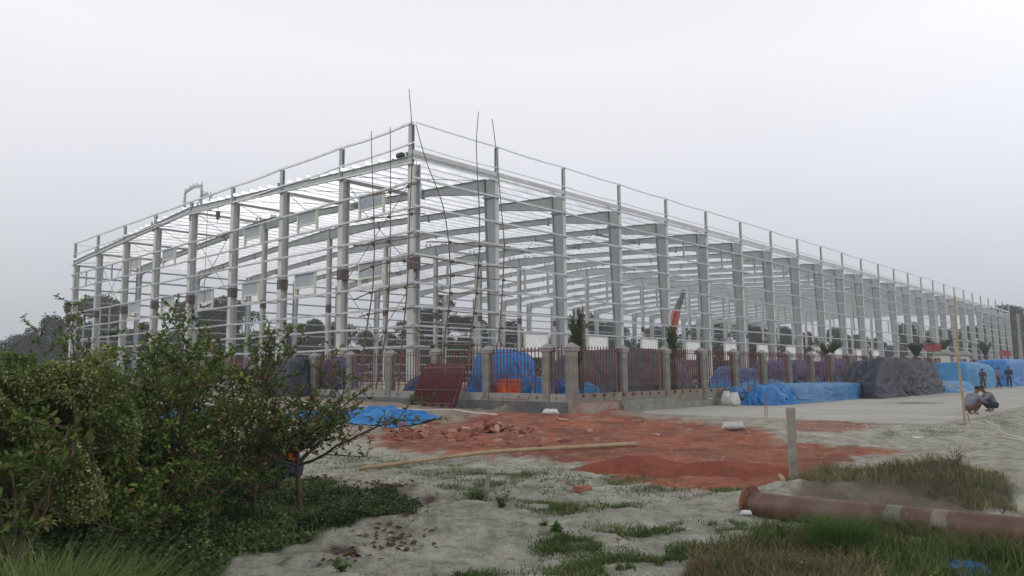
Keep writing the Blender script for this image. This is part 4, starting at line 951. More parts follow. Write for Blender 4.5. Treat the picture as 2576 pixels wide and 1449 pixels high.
# tangle of green cord and pale rope
rr = random.Random(9); cs = []
cx, cy = G(2330, 1015, 0)
for k in range(3): cs.append([(cx+rr.uniform(-1.3,1.3)+t*rr.uniform(-1,1), cy+rr.uniform(-.8,.8)+.6*math.sin(t*6+k), .015+.02*rr.random()) for t in np.linspace(0, 1, 9)])
rods('green_cord', 'tangled green cord lying on the concrete yard', cs, 'cord', .004, 'green')
cs = []
for k in range(3): cs.append([Vector(GP_(px, py+k*5+rr.uniform(-2,2), .025)) for px, py in ((2462,1043),(2480,1058),(2505,1075),(2530,1092),(2560,1100),(2600,1106))])
rods('pale_rope', 'pale rope bundle trailing down from the yard edge past the squatting men', cs, 'rope', .014, 'rope')
rods('pale_rope', 'long pale rope lying along the foot of the wall', [[Vector(GP_(px, py, .03)) for px, py in ((740,1022),(860,1024),(980,1030),(1070,1032),(1140,1034),(1200,1042),(1250,1045))]], 'rope', .03, 'rope')
# bamboo stakes inside the fence (thin uprights)
for px, t, bb, d, l in ((1466,768,2.0,1455,'thin bamboo upright rising behind the first palm'), (2145,760,9.0,870,'thin tilted bamboo upright behind the far fence bays')):
    pl = onface(px, t, b=bb, o=FO); pw = Vector(FW(pl.x, pl.y, pl.z)); q = Vector(FW(pl.x, pl.y, 0))
    o = bamboo_mb([q, q.lerp(pw, .5)+Vector((.05,0,0)), pw], .04, .025).build('bamboo_stake', M['bamboodark'], None, True); tag(o, l, 'bamboo stake')
# red boards on posts
for px, py, w, hh, l in ((2346,873,1.9,.62,'red two part board above the far fence, right of the dark grey heap'), (2529,888,1.9,.62,'small red board above the fence at the far right')):
    p = onface(px, py, b=.6, o=FO); s = empty('red_board', FW(p.x, .6, 0), TH-.35, l, 'sign board')
    k = abs(onface(px+10, py, b=.6, o=FO).x-onface(px-10, py, b=.6, o=FO).x)/2*(.85 if px < 2400 else .5)
    mb = MB(); mb.box(-k, -.03, -.02, .02, p.z-hh/2, p.z+hh/2); mb.box(.03, k, -.02, .02, p.z-hh/2-.06, p.z+hh/2-.06); mb.build('board_face', M['signred'], s)
    mb = MB(); mb.box(-.05, .05, .02, .1, 0, p.z+hh/2); mb.build('support_post', M['concrete'], s)
# utility poles on the right
for px, t, l, mt in ((2497,775,'pale square pole with a dark bracket beyond the last building column','cap'), (2560,790,'thin pale pole before the trees at the far right edge','cap')):
    p = AT(px, t, 150 if px < 2510 else 160); e = empty('utility_pole', (p.x, p.y, -.2), 0, l, 'pole')
    mb = MB(); mb.frus(0, 0, 0, p.z+.2, .28, .28, .2, .2); mb.build('shaft', M[mt], e)
    mb = MB(); mb.box(-.8, .8, -.1, .1, p.z-.9, p.z-.6); mb.build('cross_arm', M['cranegrey'], e)
# crane with raised boom inside the frame
yb = 78.0; foot = AT(1691, 838, yb); mid = AT(1704, 780, yb); tip = AT(1724, 736, yb)
cr = empty('mobile_crane', (foot.x-.2, yb, 0), .3, 'orange mobile crane with raised dark telescopic boom inside the steel frame', 'crane')
def cl_(v): return Vector((v.x-(foot.x-.2), 0, v.z))
d = (cl_(mid)-cl_(foot)).normalized(); base = cl_(foot)-d*(cl_(foot).z-1.7)/d.z
mb = MB(); mb.beam(base, cl_(mid), .55, .7, (1,0,0)); mb.build('boom_base', M['craneorange'], cr)
mb = MB(); mb.beam(cl_(mid), cl_(mid).lerp(cl_(tip), .6), .42, .55, (1,0,0)); mb.beam(cl_(mid).lerp(cl_(tip), .6), cl_(tip)+d*.3, .3, .4, (1,0,0)); mb.build('boom_extension', M['cranegrey'], cr)
mb = MB(); mb.tube([base+Vector((-.5,-.3,.2)), cl_(mid)+Vector((-.3,-.3,-.3))], .05, 6); mb.build('hydraulic_ram', M['dark'], cr)
mb = MB(); mb.box(-4, 3, -1.2, 1.2, .8, 1.4); mb.box(-1.4, 1.2, -1.1, 1.1, 1.4, 2.1); mb.build('carrier_body', M['cranegrey'], cr)
mb = MB(); mb.frus(2.3, 0, 1.4, 2.8, .9, 1.1, .7, 1.0); mb.build('cab', M['cranegrey'], cr)
mb = MB(); mb.frus(2.35, 0, 1.95, 2.6, .87, 1.11, .78, 1.04); mb.build('cab_window', M['glass'], cr)
for x in (-3, -1.7, .6, 2):
    for s in (-1.1, 1.1):
        mb = MB(); mb.tube([(x, s-.15, .5), (x, s+.15, .5)], .5, 16); w = mb.build('wheel', M['dark'], cr); mb = MB(); mb.tube([(x, s-.17, .5), (x, s+.17, .5)], .22, 12); mb.build('rim', M['cap'], w)
# sack on the rafter by the corner
p = onface(1008, 388, a=-.0); sack('sack', 'small grey brown bundle resting on top of the gable rafter near the corner', W(p.x, p.y, ztop(p.y)+.02), TH+PI/2, .3, .2, .32, M['browntarp'], 40)
# boards leaning at the far blue cover
rr = random.Random(2)
for i, l in enumerate(('longest pale plank leaning on the low light blue tarpaulin', 'middle pale plank leaning on the low light blue tarpaulin', 'short pale plank beside the low light blue tarpaulin')):
    a, _ = LOC(*G(2405+i*8, 985, 0), FO); a = onface(2400+i*9, 950, b=-4.2, o=FO).x
    p = Vector(FW(a, -4.6, .03)); q = Vector(FW(a-1.6+.3*i, -3.4, .75)); mb = MB(); mb.beam(p, q, .14, .03); tag(mb.build('plank', M['cream']), l, 'plank', 'planks by the light blue tarpaulin')
# ------------------------------------------------------------------ big steel pipe
PA = Vector((0,0,0)); pl0 = AT(1893, 1269, 8.9); pl1 = AT(2680, 1352, 6.5)
def pipemat():
    m, nt = nodes('rusty_painted_pipe'); tc = N(nt, 'ShaderNodeTexCoord'); co = tc.outputs['Object']; sp = N(nt, 'ShaderNodeSeparateXYZ'); nt.links.new(co, sp.inputs[0])
    c = ramp(nt, noise(nt, co, 3, 6, .6), [(.3, (.07,.042,.03)), (.6, (.12,.066,.048))])
    c = mixc(nt, ramp(nt, noise(nt, co, 6, 6, .7), [(.5, (0,0,0)), (.7, (.7,.7,.7))]), c, (.175,.105,.085))
    c = mixc(nt, ramp(nt, noise(nt, co, 1.6, 6, .7), [(.55, (0,0,0)), (.7, (.7,.7,.7))]), c, (.13,.115,.09))
    for a, b, cc in ((1.58, 1.73, (.22,.245,.22)), (2.02, 2.16, (.25,.245,.21))):
        w = mmath(nt, 'ADD', sp.outputs[0], mmath(nt, 'MULTIPLY', mmath(nt, 'SUBTRACT', noise(nt, co, 14, 4), .5), .06))
        k = mmath(nt, 'MULTIPLY', mmath(nt, 'GREATER_THAN', w, a), mmath(nt, 'LESS_THAN', w, b)); k = mmath(nt, 'MULTIPLY', k, mmath(nt, 'GREATER_THAN', sp.outputs[2], .0)); c = mixc(nt, mmath(nt, 'MULTIPLY', k, mmath(nt, 'MULTIPLY', noise(nt, co, 9, 5), .85)), c, cc)
    finish(nt, c, .6, .0, [(noise(nt, co, 18, 6), .35, .01)], .35); return m
M['pipe'] = pipemat()
d = pl1-pl0; Lp = d.length; dn = d.normalized()
pe = bpy.data.objects.new('steel_pipe', None); COL.objects.link(pe); pe.location = pl0; pe.rotation_euler = (0, -math.asin(dn.z), math.atan2(dn.y, dn.x)); tag(pe, 'thick rusty steel pipe with an end flange lying in the grass at the lower right', 'pipe')
mb = MB(); mb.tube([(x, 0, 0) for x in np.linspace(0, Lp, 12)], .138, 40, False); mb.tube([(x, 0, 0) for x in np.linspace(Lp, .0, 12)], .128, 40, False)
mb.build('pipe_barrel', M['pipe'], pe, True)
mb = MB(); n = 40
def ring(x0, x1, r0, r1):
    vs = []; 
    for x, r in ((x0, r0), (x1, r0), (x1, r1), (x0, r1)): vs += [(x, r*math.cos(2*PI*j/n), r*math.sin(2*PI*j/n)) for j in range(n)]
    mb.add(vs, [(k*n+j, k*n+(j+1) % n, ((k+1) % 4)*n+(j+1) % n, ((k+1) % 4)*n+j) for k in range(4) for j in range(n)])
ring(-.03, .0, .137, .215); mb.build('end_flange', M['rustrod'], pe)
mb = MB(); 
for j in range(10):
    t = 2*PI*j/10; c, s = .185*math.cos(t), .185*math.sin(t); mb.tube([(-.035, c, s), (.004, c, s)], .013, 6)
mb.build('bolt_hole', M['dark'], pe)
x, y, z = GP_(1877, 1300); sack('plastic_lump', 'small white plastic lump below the pipe flange', (x, y, z), 0, .065, .05, .06, M['white'], 77)['category'] = 'plastic lump'
# wooden stub in the sand
x, y, z = GP_(1222, 1237); mb = MB(); mb.beam((x, y, z-.03), (x+.05, y+.03, z+.26), .12, .07); tag(mb.build('concrete_stub', M['post']), 'short tilted grey stub sticking out of the sand right of the thin tree', 'stub')

# small scraps and rusty iron by the wall
rr = random.Random(21)
def heap_rods(name, lab, px, py, z, n, L, mat, cat, r=.01, sp=.25):
    x0, y0 = G(px, py, z); segs = []
    for k in range(n):
        a = rr.uniform(0, PI); c = Vector((x0+rr.gauss(0, sp), y0+rr.gauss(0, sp*.5), z+.02+rr.uniform(0, .1))); d = Vector((math.cos(a), math.sin(a), rr.uniform(-.05, .25)))*L*rr.uniform(.3, .6)
        segs.append([c-d, c+Vector((0, 0, rr.uniform(0, .05))), c+d])
    rods(name, lab, segs, cat, r, mat, 'bar')
heap_rods('scrap_iron', 'small heap of rusty scrap rods at the start of the concrete yard', 1585, 1024, .02, 9, .7, 'rustrod', 'scrap iron', .014)
heap_rods('scrap_iron', 'few rusty offcuts lying on the yard near the brick footing', 1545, 1030, .02, 5, .4, 'rustrod', 'scrap iron', .012)
heap_rods('stick_pile', 'dry sticks lying on the soil below the wall corner', 1395, 1052, .0, 5, .6, 'bamboodark', 'sticks', .012)
for i, (px, py, w_, l_, mt, lab) in enumerate(((1180,1148,.42,.16,'cap','flat pale board lying on the sandy soil above the bamboo'), (1415,1060,.35,.1,'white','narrow white scrap on the soil left of the yard edge'), (1340,1048,.2,.12,'bluetarp','tiny blue scrap on the soil below the wall'),
   (1600,1062,.3,.1,'white','thin white scrap on the red soil before the yard'), (1170,1050,.25,.12,'bluetarp','small blue scrap on the soil right of the flat blue tarpaulin'), (1880,1040,.0,.0,'dark','skip'), (1500,1042,.22,.14,'white','small crumpled white scrap at the brick footing'), (2310,1105,.25,.15,'cream','small yellowish scrap in the grass below the yard corner'), (1650,1098,.2,.12,'white','small white scrap in the middle of the red soil'), (1030,1022,.3,.2,'white','white torn scrap at the foot of the stacked fence panels'))):
    if not w_: continue
    x, y, z = GP_(px, py); n = 7; U, V_ = np.meshgrid(np.linspace(-.5, .5, n), np.linspace(-.5, .5, n), indexing='ij')
    Z = .02+(fbm(U*4+i, V_*4, 60+i, 3))*.07; V = np.stack([(U*w_).ravel(), (V_*l_+U*.05).ravel(), Z.ravel()], 1)
    ii_ = np.arange(n-1)[:, None]*n; jj_ = np.arange(n-1)[None, :]; F = np.stack([(ii_+jj_).ravel(), (ii_+n+jj_).ravel(), (ii_+n+jj_+1).ravel(), (ii_+jj_+1).ravel()], 1)
    o = np_mesh('scrap', V, [F], M[mt]); o.location = (x, y, z); o.rotation_euler = (0, 0, rr.uniform(-.5, .5)); tag(o, lab, 'scrap')
# ------------------------------------------------------------------ foliage materials
M['leaf'] = foliage('guava_leaf', [(0, (.035,.07,.014)), (.35, (.085,.14,.028)), (.7, (.16,.22,.05)), (.88, (.24,.27,.08)), (.93, (.2,.1,.035)), (1, (.26,.11,.05))])
M['leafthin'] = foliage('sparse_tree_leaf', [(0, (.045,.075,.018)), (.4, (.09,.135,.035)), (.75, (.1,.125,.04)), (.86, (.16,.14,.05)), (.93, (.2,.12,.04)), (1, (.24,.1,.04))])
M['climb'] = foliage('climber_leaf', [(0, (.06,.095,.025)), (.5, (.14,.18,.05)), (.8, (.3,.32,.13)), (1, (.45,.45,.23))])
M['under'] = foliage('undergrowth_leaf', [(0, (.018,.036,.011)), (.4, (.038,.072,.02)), (.8, (.075,.12,.035)), (.97, (.11,.14,.045)), (1, (.36,.34,.14))], .6, .15)
M['grass'] = foliage('grass_blade', [(0, (.03,.055,.014)), (.5, (.06,.105,.025)), (.85, (.11,.15,.04)), (1, (.24,.22,.1))], .7, .15)
M['longgrass'] = foliage('long_grass_blade', [(0, (.045,.08,.018)), (.5, (.09,.135,.035)), (.85, (.16,.19,.06)), (1, (.3,.27,.13))], .7, .15)
M['dry'] = foliage('dry_grass_blade', [(0, (.09,.065,.035)), (.3, (.17,.13,.075)), (.55, (.09,.115,.035)), (.8, (.2,.165,.09)), (1, (.3,.26,.15))], .8, .1)
M['weed'] = foliage('bright_weed_leaf', [(0, (.03,.075,.015)), (.5, (.055,.12,.022)), (1, (.1,.17,.035))], .6, .2)
M['litterleaf'] = foliage('dead_leaf', [(0, (.03,.018,.012)), (.5, (.09,.045,.03)), (1, (.17,.1,.06))], .8, 0)
M['treeleaf'] = foliage('far_tree_leaf', [(0, (.012,.022,.01)), (.5, (.028,.045,.018)), (1, (.06,.08,.032))], .7, .1)
M['bark'] = simple('brown_bark', (.05,.036,.025), (.095,.07,.05), 6, .85, 0, .5, 40, .2, c3=(.17,.14,.11), f3=.62, s3=9)
M['palmleaf'] = foliage('palm_frond', [(0, (.03,.055,.02)), (.6, (.06,.095,.035)), (1, (.13,.14,.06))], .6, .1)
# ------------------------------------------------------------------ branching shrubs
def shrub(name, lab, cat, loc, H, spread, seed, trunk_h=.3, trunk_r=.03, nmain=6, n2=5, n3=5, nleaf=10, leafL=.07, mat='leaf', cols_=(0, 1), bias=(0, 0), squash=1.0, minz=.0, forks=1):
    rr = random.Random(seed); wood = MB(); P, D, Nn, Ls, Vr = [], [], [], [], []
    nleaf = int(nleaf*1.5); leafL *= .82
    root = empty(name, loc, 0, lab, cat)
    def path(p, d, L, r0, r1, k=5, wob=.18, up=.12):
        pts = [p.copy()]; q = p.copy(); d = d.normalized()
        for i in range(k):
            d = (d+Vector((rr.gauss(0, wob), rr.gauss(0, wob), rr.gauss(0, wob)*.6+up*.4))).normalized(); q = q+d*(L/k); pts.append(q.copy())
        wood.tube(pts, [r0+(r1-r0)*i/k for i in range(k+1)], 6 if r0 > .012 else 4, False); return pts, d
    def leaves(pts, d, n):
        tone = rr.gauss(0, .12)
        for i in range(n):
            t = rr.random()*(len(pts)-1); k = min(int(t), len(pts)-2); p = pts[k].lerp(pts[k+1], t-k)
            dd = (d*.6+Vector((rr.gauss(0, .7), rr.gauss(0, .7), rr.gauss(.05, .5)))).normalized()
            P.append(p); D.append(dd); Nn.append((rr.gauss(0, .5), rr.gauss(0, .5), 1)); Ls.append(leafL*rr.uniform(.6, 1.25)); Vr.append(min(1, max(0, rr.gauss(.45, .22)+tone+(.42 if rr.random() < .018 else 0))))
    for f in range(forks):
        b0 = Vector((rr.gauss(0, .06*(forks-1)), rr.gauss(0, .05*(forks-1)), -.05))
        tp, td = path(b0, Vector((rr.gauss(0, .12), rr.gauss(0, .12), 1)), trunk_h, trunk_r, trunk_r*.75, 5, .08, .3)
        for i in range(nmain):
            az = 2*PI*(i+rr.random()*.7)/nmain+f; el = rr.uniform(.35, 1.25)
            d = Vector((math.cos(az)*math.cos(el)*spread/H*1.5+bias[0], math.sin(az)*math.cos(el)*spread/H*1.5+bias[1], math.sin(el)*squash))
            st = tp[rr.choice([-1, -1, -2])]
            L = (H-trunk_h)*rr.uniform(.6, .85)*min(1.25, max(.7, d.length))
            p1, d1 = path(st, d, L, trunk_r*.55, trunk_r*.2, 7, .16, .15)
            for j in range(n2):
                k = rr.randint(2, len(p1)-1); d2 = (d1*.5+Vector((rr.gauss(0, .7), rr.gauss(0, .7), rr.gauss(.25, .4)))).normalized()
                p2, dd2 = path(p1[k], d2, L*rr.uniform(.3, .55), trunk_r*.22, trunk_r*.1, 4, .2, .12)
                if rr.random() < .3: leaves(p2, dd2, nleaf//2)
                for l in range(n3):
                    k = rr.randint(1, len(p2)-1); d3 = (dd2*.5+Vector((rr.gauss(0, .7), rr.gauss(0, .7), rr.gauss(.3, .45)))).normalized()
                    p3, dd3 = path(p2[k], d3, L*rr.uniform(.12, .3), .0035, .0018, 3, .2, .1); leaves(p3, dd3, nleaf)
    wood.build('branches', M['bark'], root, True)
    P = np.array([tuple(v) for v in P]); D = np.array([tuple(v) for v in D]); Nn = np.array(Nn); Ls = np.array(Ls)
    keep = P[:, 2] > minz; P, D, Nn, Ls, Vr = P[keep], D[keep], Nn[keep], Ls[keep], np.array(Vr)[keep]
    V, F, va = leaf_arrays(P, D, Nn, Ls, Ls*.24, Vr)
    np_mesh('foliage', V, [F], M[mat], root, va, True); return root
def base(px, y):            # ground point seen in column px at depth y
    d = ray(px, 1000); x = CAM[0]+d[0]/d[1]*y; return (float(x), y, h1(x, y))
S = shrub
S('shrub', 'large reddish leaved shrub with twisting brown stems at the left edge', 'shrub', base(95, 5.4), 1.75, 1.0, 1, .5, .03, 5, 4, 4, 8, .085, bias=(.05,0), forks=1)
S('shrub', 'leafy shrub rising highest left of centre in the bush row', 'shrub', base(300, 7.4), 2.45, 1.1, 2, .5, .03, 7, 6, 6, 13, .07)
S('shrub', 'dense dark shrub in the middle of the left bush row', 'shrub', base(440, 7.6), 2.5, 1.2, 33, .4, .035, 8, 6, 6, 14, .068)
S('shrub', 'dark vine covered shrub behind the thin tree, right part of the bush row', 'shrub', base(545, 8.4), 2.5, 1.0, 4, .4, .03, 7, 6, 6, 12, .066)
S('shrub', 'sparse upright shrub at the right end of the bush row', 'shrub', base(650, 8.9), 2.6, .85, 5, .6, .022, 5, 5, 5, 10, .066, mat='leafthin')
S('shrub', 'small shrub of mixed green leaves in front of the reddish shrub', 'shrub', base(250, 6.4), 1.35, 1.0, 6, .35, .025, 7, 6, 5, 12, .072)
S('shrub', 'rounded low shrub filling the gap before the dense dark shrub', 'shrub', base(380, 6.9), 1.5, 1.0, 7, .3, .025, 8, 6, 6, 12, .06)
S('shrub', 'low dark shrub left of the thin tree trunk', 'shrub', base(640, 9.3), 1.25, .85, 8, .25, .02, 7, 6, 5, 11, .055)
S('shrub', 'shrub of dark leaves cut off by the left edge of the picture', 'shrub', base(-60, 6.4), 2.1, 1.1, 9, .4, .03, 7, 6, 6, 12, .075)
S('shrub', 'broad shrub standing behind the pale climber thicket', 'shrub', base(210, 9.8), 2.4, 1.5, 10, .4, .03, 8, 6, 6, 13, .07)
S('shrub', 'dull green shrub far back at the left beside the thicket', 'shrub', base(390, 10.5), 2.4, 1.3, 12, .4, .03, 8, 6, 6, 12, .07)
S('thin_tree', 'small thin tree with a forked brown trunk and sparse yellowing leaves', 'tree', base(762, 9.4), 2.1, 1.7, 21, .8, .036, 12, 7, 4, 9, .066, mat='leafthin', bias=(.12,0), squash=.5)
# pale climber thicket: a heap of small leaves on a mound-like frame
def cloud(name, lab, cat, blobs, n, L, mat, seed, kind=None, parent=None, loc=(0,0,0), cs=2.2, thr=.42, wr=.3):
    g = np.random.default_rng(seed); P = []
    tot = sum(b[3]*b[4]*b[5] for b in blobs)**1.0
    for (x, y, z, rx, ry, rz) in blobs:
        m = int(n*rx*ry*rz/tot)+20; d = unit(g.normal(size=(m*2, 3))); r = g.uniform(.55, 1.04, m*2)[:, None]**.7
        q = d*r*np.array([rx, ry, rz])+np.array([x, y, z])
        k = fbm(q[:, 0]*cs+q[:, 2]*1.3, q[:, 1]*cs+q[:, 2]*cs, seed, 3) > thr
        P.append(q[k][:m])
    P = np.concatenate(P); D = unit(g.normal(size=P.shape)+np.array([0, 0, -.1])); Nn = g.normal(size=P.shape)*.6+np.array([0, 0, 1])
    Ls = L*g.uniform(.6, 1.4, len(P)); v = np.clip(g.normal(.45, .22, len(P))+(fbm(P[:, 0]*cs*.8, P[:, 2]*cs*.8+P[:, 1], seed+3, 3)-.5)*1.1, 0, 1)
    V, F, va = leaf_arrays(P, D, Nn, Ls, Ls*wr, v); o = np_mesh(name, V, [F], M[mat], parent, va, True); o.location = loc
    return tag(o, lab, cat, None, kind)
x, y, z = base(120, 5.9); th = empty('climber_thicket', (x, y, z), 0, 'pale yellow green climber thicket covering the bushes at the left', 'thicket')
cloud('foliage', None, None, [(0,.1,1.38,.42,.3,.42),(-.45,.1,1.45,.45,.35,.42),(.2,-.05,.95,.26,.25,.42),(-1.0,.1,1.45,.5,.35,.45),(.42,.1,1.25,.25,.25,.3)]+[(random.Random(q).uniform(-1.3,.5), random.Random(q+50).uniform(-.15,.2), random.Random(q+90).uniform(.7,1.85), .16,.14,.16) for q in range(26)], 120000, .024, 'climb', 5, parent=th, cs=4.5, thr=.5, wr=.33)
mb = MB(); rr = random.Random(8)
for i in range(14): mb.tube([(rr.uniform(-1.5,.8), rr.uniform(-.3,.3), -.05)]+[(rr.uniform(-1.5,.9), rr.uniform(-.5,.5), z_) for z_ in (.6, 1.2, 1.7)], [.006,.005,.004,.002], 5)
mb.build('stems', M['bark'], th, True)
# undergrowth cover under the bushes (nobody could count it)
def sample(poly, n, xr, yr, seed, jx=25, jy=8, z=GZ):
    g = np.random.default_rng(seed); x = g.uniform(*xr, n); y = np.exp(g.uniform(math.log(yr[0]), math.log(yr[1]), n)); k = pixmask(x, y, poly, 4, jx, jy, z); return x[k], y[k], g
ux, uy, g = sample(UG, 330000, (-9.5, 1.0), (3.6, 14), 41, 75, 22)
px, py = proj(ux, uy, np.full_like(ux, GZ))
k_ = fbm(ux*2.4, uy*2.4, 143, 4)+.12*(px < 600) > .40; ux, uy, px, py = ux[k_], uy[k_], px[k_], py[k_]
dens = np.clip((760-px)/300, 0, 1)*np.clip((1390-py+(px < 350)*200)/120, .0, 1)
Hh = (.08+.36*dens)*(.2+1.6*fbm(ux*1.9, uy*1.9, 44, 4))
Hh = np.where(px < 520, Hh+.16, Hh)
u = g.uniform(0, 1, len(ux))**.55
P = np.stack([ux, uy, hgt(ux, uy)+Hh*u], 1); D = unit(g.normal(size=P.shape)*np.array([1,1,.5])); Nn = g.normal(size=P.shape)*.45+np.array([0, -.2, 1])
Ls = g.uniform(.018, .055, len(ux)); v = np.clip(g.normal(.4, .2, len(ux))+(fbm(ux*2, uy*2, 47, 3)-.5)*1.8, 0, .96)
fl = (g.uniform(size=len(ux)) < .03*((fbm(ux*1.2, uy*1.2, 55, 2) > .5)+.2)) & (u > .8); v = np.where(fl, 1, v); Ls = np.where(fl, .022, Ls)
V, F, va = leaf_arrays(P, D, Nn, Ls, Ls*.38, v); tag(np_mesh('undergrowth', V, [F], M['under'], None, va, True), 'dark green creeping undergrowth below the bushes', 'undergrowth', None, 'stuff')
# grass
def grass(name, lab, x, y, g, H, Wd, mat, lean=.5, cat='grass', var0=.5):
    n = len(x); h = H*g.uniform(.4, 1.2, n) if np.isscalar(H) else H*g.uniform(.5, 1.2, n)
    a = g.uniform(0, 2*PI, n); l = np.stack([np.cos(a), np.sin(a)], 1)*(h*g.uniform(.1, lean*1.6, n))[:, None]
    P = np.stack([x, y, hgt(x, y)-.005], 1); v = np.clip(g.normal(var0, .25, n)+(fbm(x*3, y*3, 71, 3)-.5)*.8, 0, 1)
    V, F, va = blade_arrays(P, h, np.full(n, Wd)*g.uniform(.6, 1.3, n), l, v); return tag(np_mesh(name, V, F, M[mat], None, va), lab, cat, None, 'stuff')
gx_, gy_ = [], []; g = np.random.default_rng(51)
for (cx, cy, rx, ry) in GP:
    n = int(rx*ry*1.25*(1+(cy-1100)/200)) if cy > 1120 else int(rx*ry*1.5)
    d = g.normal(0, .55, (n, 2)); pxs = cx+d[:, 0]*rx*1.7; pys = cy+d[:, 1]*ry*1.7+d[:, 0]*ry*g.normal(0, .6)
    for a, b in zip(pxs, pys): q = G(a, b, GZ); gx_.append(q[0]); gy_.append(q[1])
gx_, gy_ = np.array(gx_), np.array(gy_); k = fbm(gx_*3.2, gy_*3.2, 61, 4) > .48; gx_, gy_ = gx_[k], gy_[k]
grass('grass', 'short green grass tufts scattered over the sand', gx_, gy_, g, .06, .0045, 'grass', .9)
g = np.random.default_rng(52); n = 26000
x = g.uniform(-1.2, 7, n); y = g.uniform(4.6, 14, n); k = (fbm(x*2.2, y*2.2, 66, 4) > .60); x, y = x[k], y[k]; px, py = proj(x, y, np.full_like(x, GZ)); k = ~inpoly(px, py, RED) & (py > 1150)
grass('sparse_grass', 'tiny sparse grass sprigs on the bare sand', x[k], y[k], g, .035, .003, 'dry', 1.0, var0=.4)
xa, ya, g = sample(DRYA, 60000, (2.0, 9), (8, 14), 53, 20, 5); xb, yb, _ = sample(DRYB, 120000, (.8, 8), (4.2, 9.5), 54, 25, 8)
grass('mound_grass', 'mixed green and dry grass covering the low mound behind the pipe', xa, ya, g, .11*(.3+1.7*fbm(xa*2.4, ya*2.4, 56, 3)), .0035, 'dry', .7, var0=.5)
hb = .115*(.3+1.8*fbm(xb*1.6, yb*1.6, 58, 3))
from math import hypot
qa = np.array([pl0.x, pl0.y]); qd = np.array([dn.x, dn.y]); qd = qd/np.linalg.norm(qd); cr0 = (xb-qa[0])*qd[1]-(yb-qa[1])*qd[0]; front = cr0 > .16
hb = np.where(front & (cr0 < .8), hb*(1.35+.9*np.clip((xb-3.2)/1.2, 0, 1))+.03*(xb > 3.6), hb); k = front &  (hb > .07) & (np.random.default_rng(3).uniform(size=len(xb)) < .35+1.2*fbm(xb*1.1, yb*1.1, 59, 3)*(fbm(xb*1.1, yb*1.1, 59, 3) > .42))
gm_ = fbm(xb*.9, yb*.9, 64, 3) > .49
kk = k & ~gm_; grass('dry_grass', 'matted dry brown grass in front of the pipe', xb[kk], yb[kk], g, hb[kk], .0042, 'dry', .9, var0=.45)
kk = k & gm_; grass('green_grass', 'greener long grass among the dry grass in front of the pipe', xb[kk], yb[kk], g, hb[kk]*1.05, .0045, 'longgrass', .6, var0=.4)
# long grass clump at the lower left
def clump(name, lab, loc, n, H, spread, seed, mat='longgrass', w=.004):
    g = np.random.default_rng(seed); P = np.concatenate([g.normal(0, spread*.25, (n, 2)), np.zeros((n, 1))], 1); h = H*g.uniform(.5, 1.1, n)
    dirn = unit(P[:, :2]+g.normal(0, spread*.15, (n, 2))); l = dirn*(h*g.uniform(.2, 1.1, n))[:, None]
    V, F, va = blade_arrays(P, h, np.full(n, w), l, np.clip(g.normal(.45, .25, n), 0, 1)); o = np_mesh(name, V, F, M[mat], None, va); o.location = loc; return tag(o, lab, 'grass clump')
x, y, z = base(130, 4.45); clump('grass_clump', 'long arching grass clump at the lower left corner', (x, y, z), 2600, .62, .75, 1)
x, y, z = base(330, 4.75); clump('grass_clump', 'smaller arching grass clump right of the corner clump', (x, y, z), 1200, .5, .5, 2)
x, y, z = base(-40, 4.5); clump('grass_clump', 'long grass clump cut by the left edge at the bottom', (x, y, z), 1500, .6, .6, 3)
x, y, z = base(2095, 7.0); clump('grass_clump', 'bright green feathery clump in front of the pipe middle', (x, y, z), 1300, .34, .45, 4, 'weed', .003)
x, y, z = base(1200, 9.9); clump('grass_clump', 'small green clump left of the tilted grey stub', (x, y, z), 260, .22, .2, 5, 'grass', .003)
# single weeds
def weed(name, lab, loc, H, n, seed, L=.03, mat='weed', br=6, spread=.35):
    rr = random.Random(seed); root = empty(name, loc, 0, lab, 'weed'); mb = MB(); P, D, Nn, Ls, Vr = [], [], [], [], []
    for i in range(br):
        d = Vector((rr.gauss(0, spread), rr.gauss(0, spread), 1)).normalized(); h = H*rr.uniform(.5, 1); pts = [Vector((0,0,-.01))]
        for k in range(5): d = (d+Vector((rr.gauss(0,.12), rr.gauss(0,.12), 0))).normalized(); pts.append(pts[-1]+d*h/5)
        mb.tube(pts, [.004,.0035,.003,.0025,.002,.001], 4, False)
        for k in range(n):
            t = rr.random()*4.9; q = pts[int(t)].lerp(pts[int(t)+1], t-int(t)); P.append(tuple(q+Vector((rr.gauss(0,.015),rr.gauss(0,.015),0)))); D.append((rr.gauss(0,1), rr.gauss(0,1), rr.gauss(.2,.5))); Nn.append((rr.gauss(0,.4), rr.gauss(0,.4), 1)); Ls.append(L*rr.uniform(.6,1.3)); Vr.append(min(1,max(0,rr.gauss(.5,.25))))
    mb.build('stems', M['bark'], root); Ls = np.array(Ls); V, F, va = leaf_arrays(np.array(P), np.array(D), np.array(Nn), Ls, Ls*.25, np.array(Vr)); np_mesh('foliage', V, [F], M[mat], root, va, True)
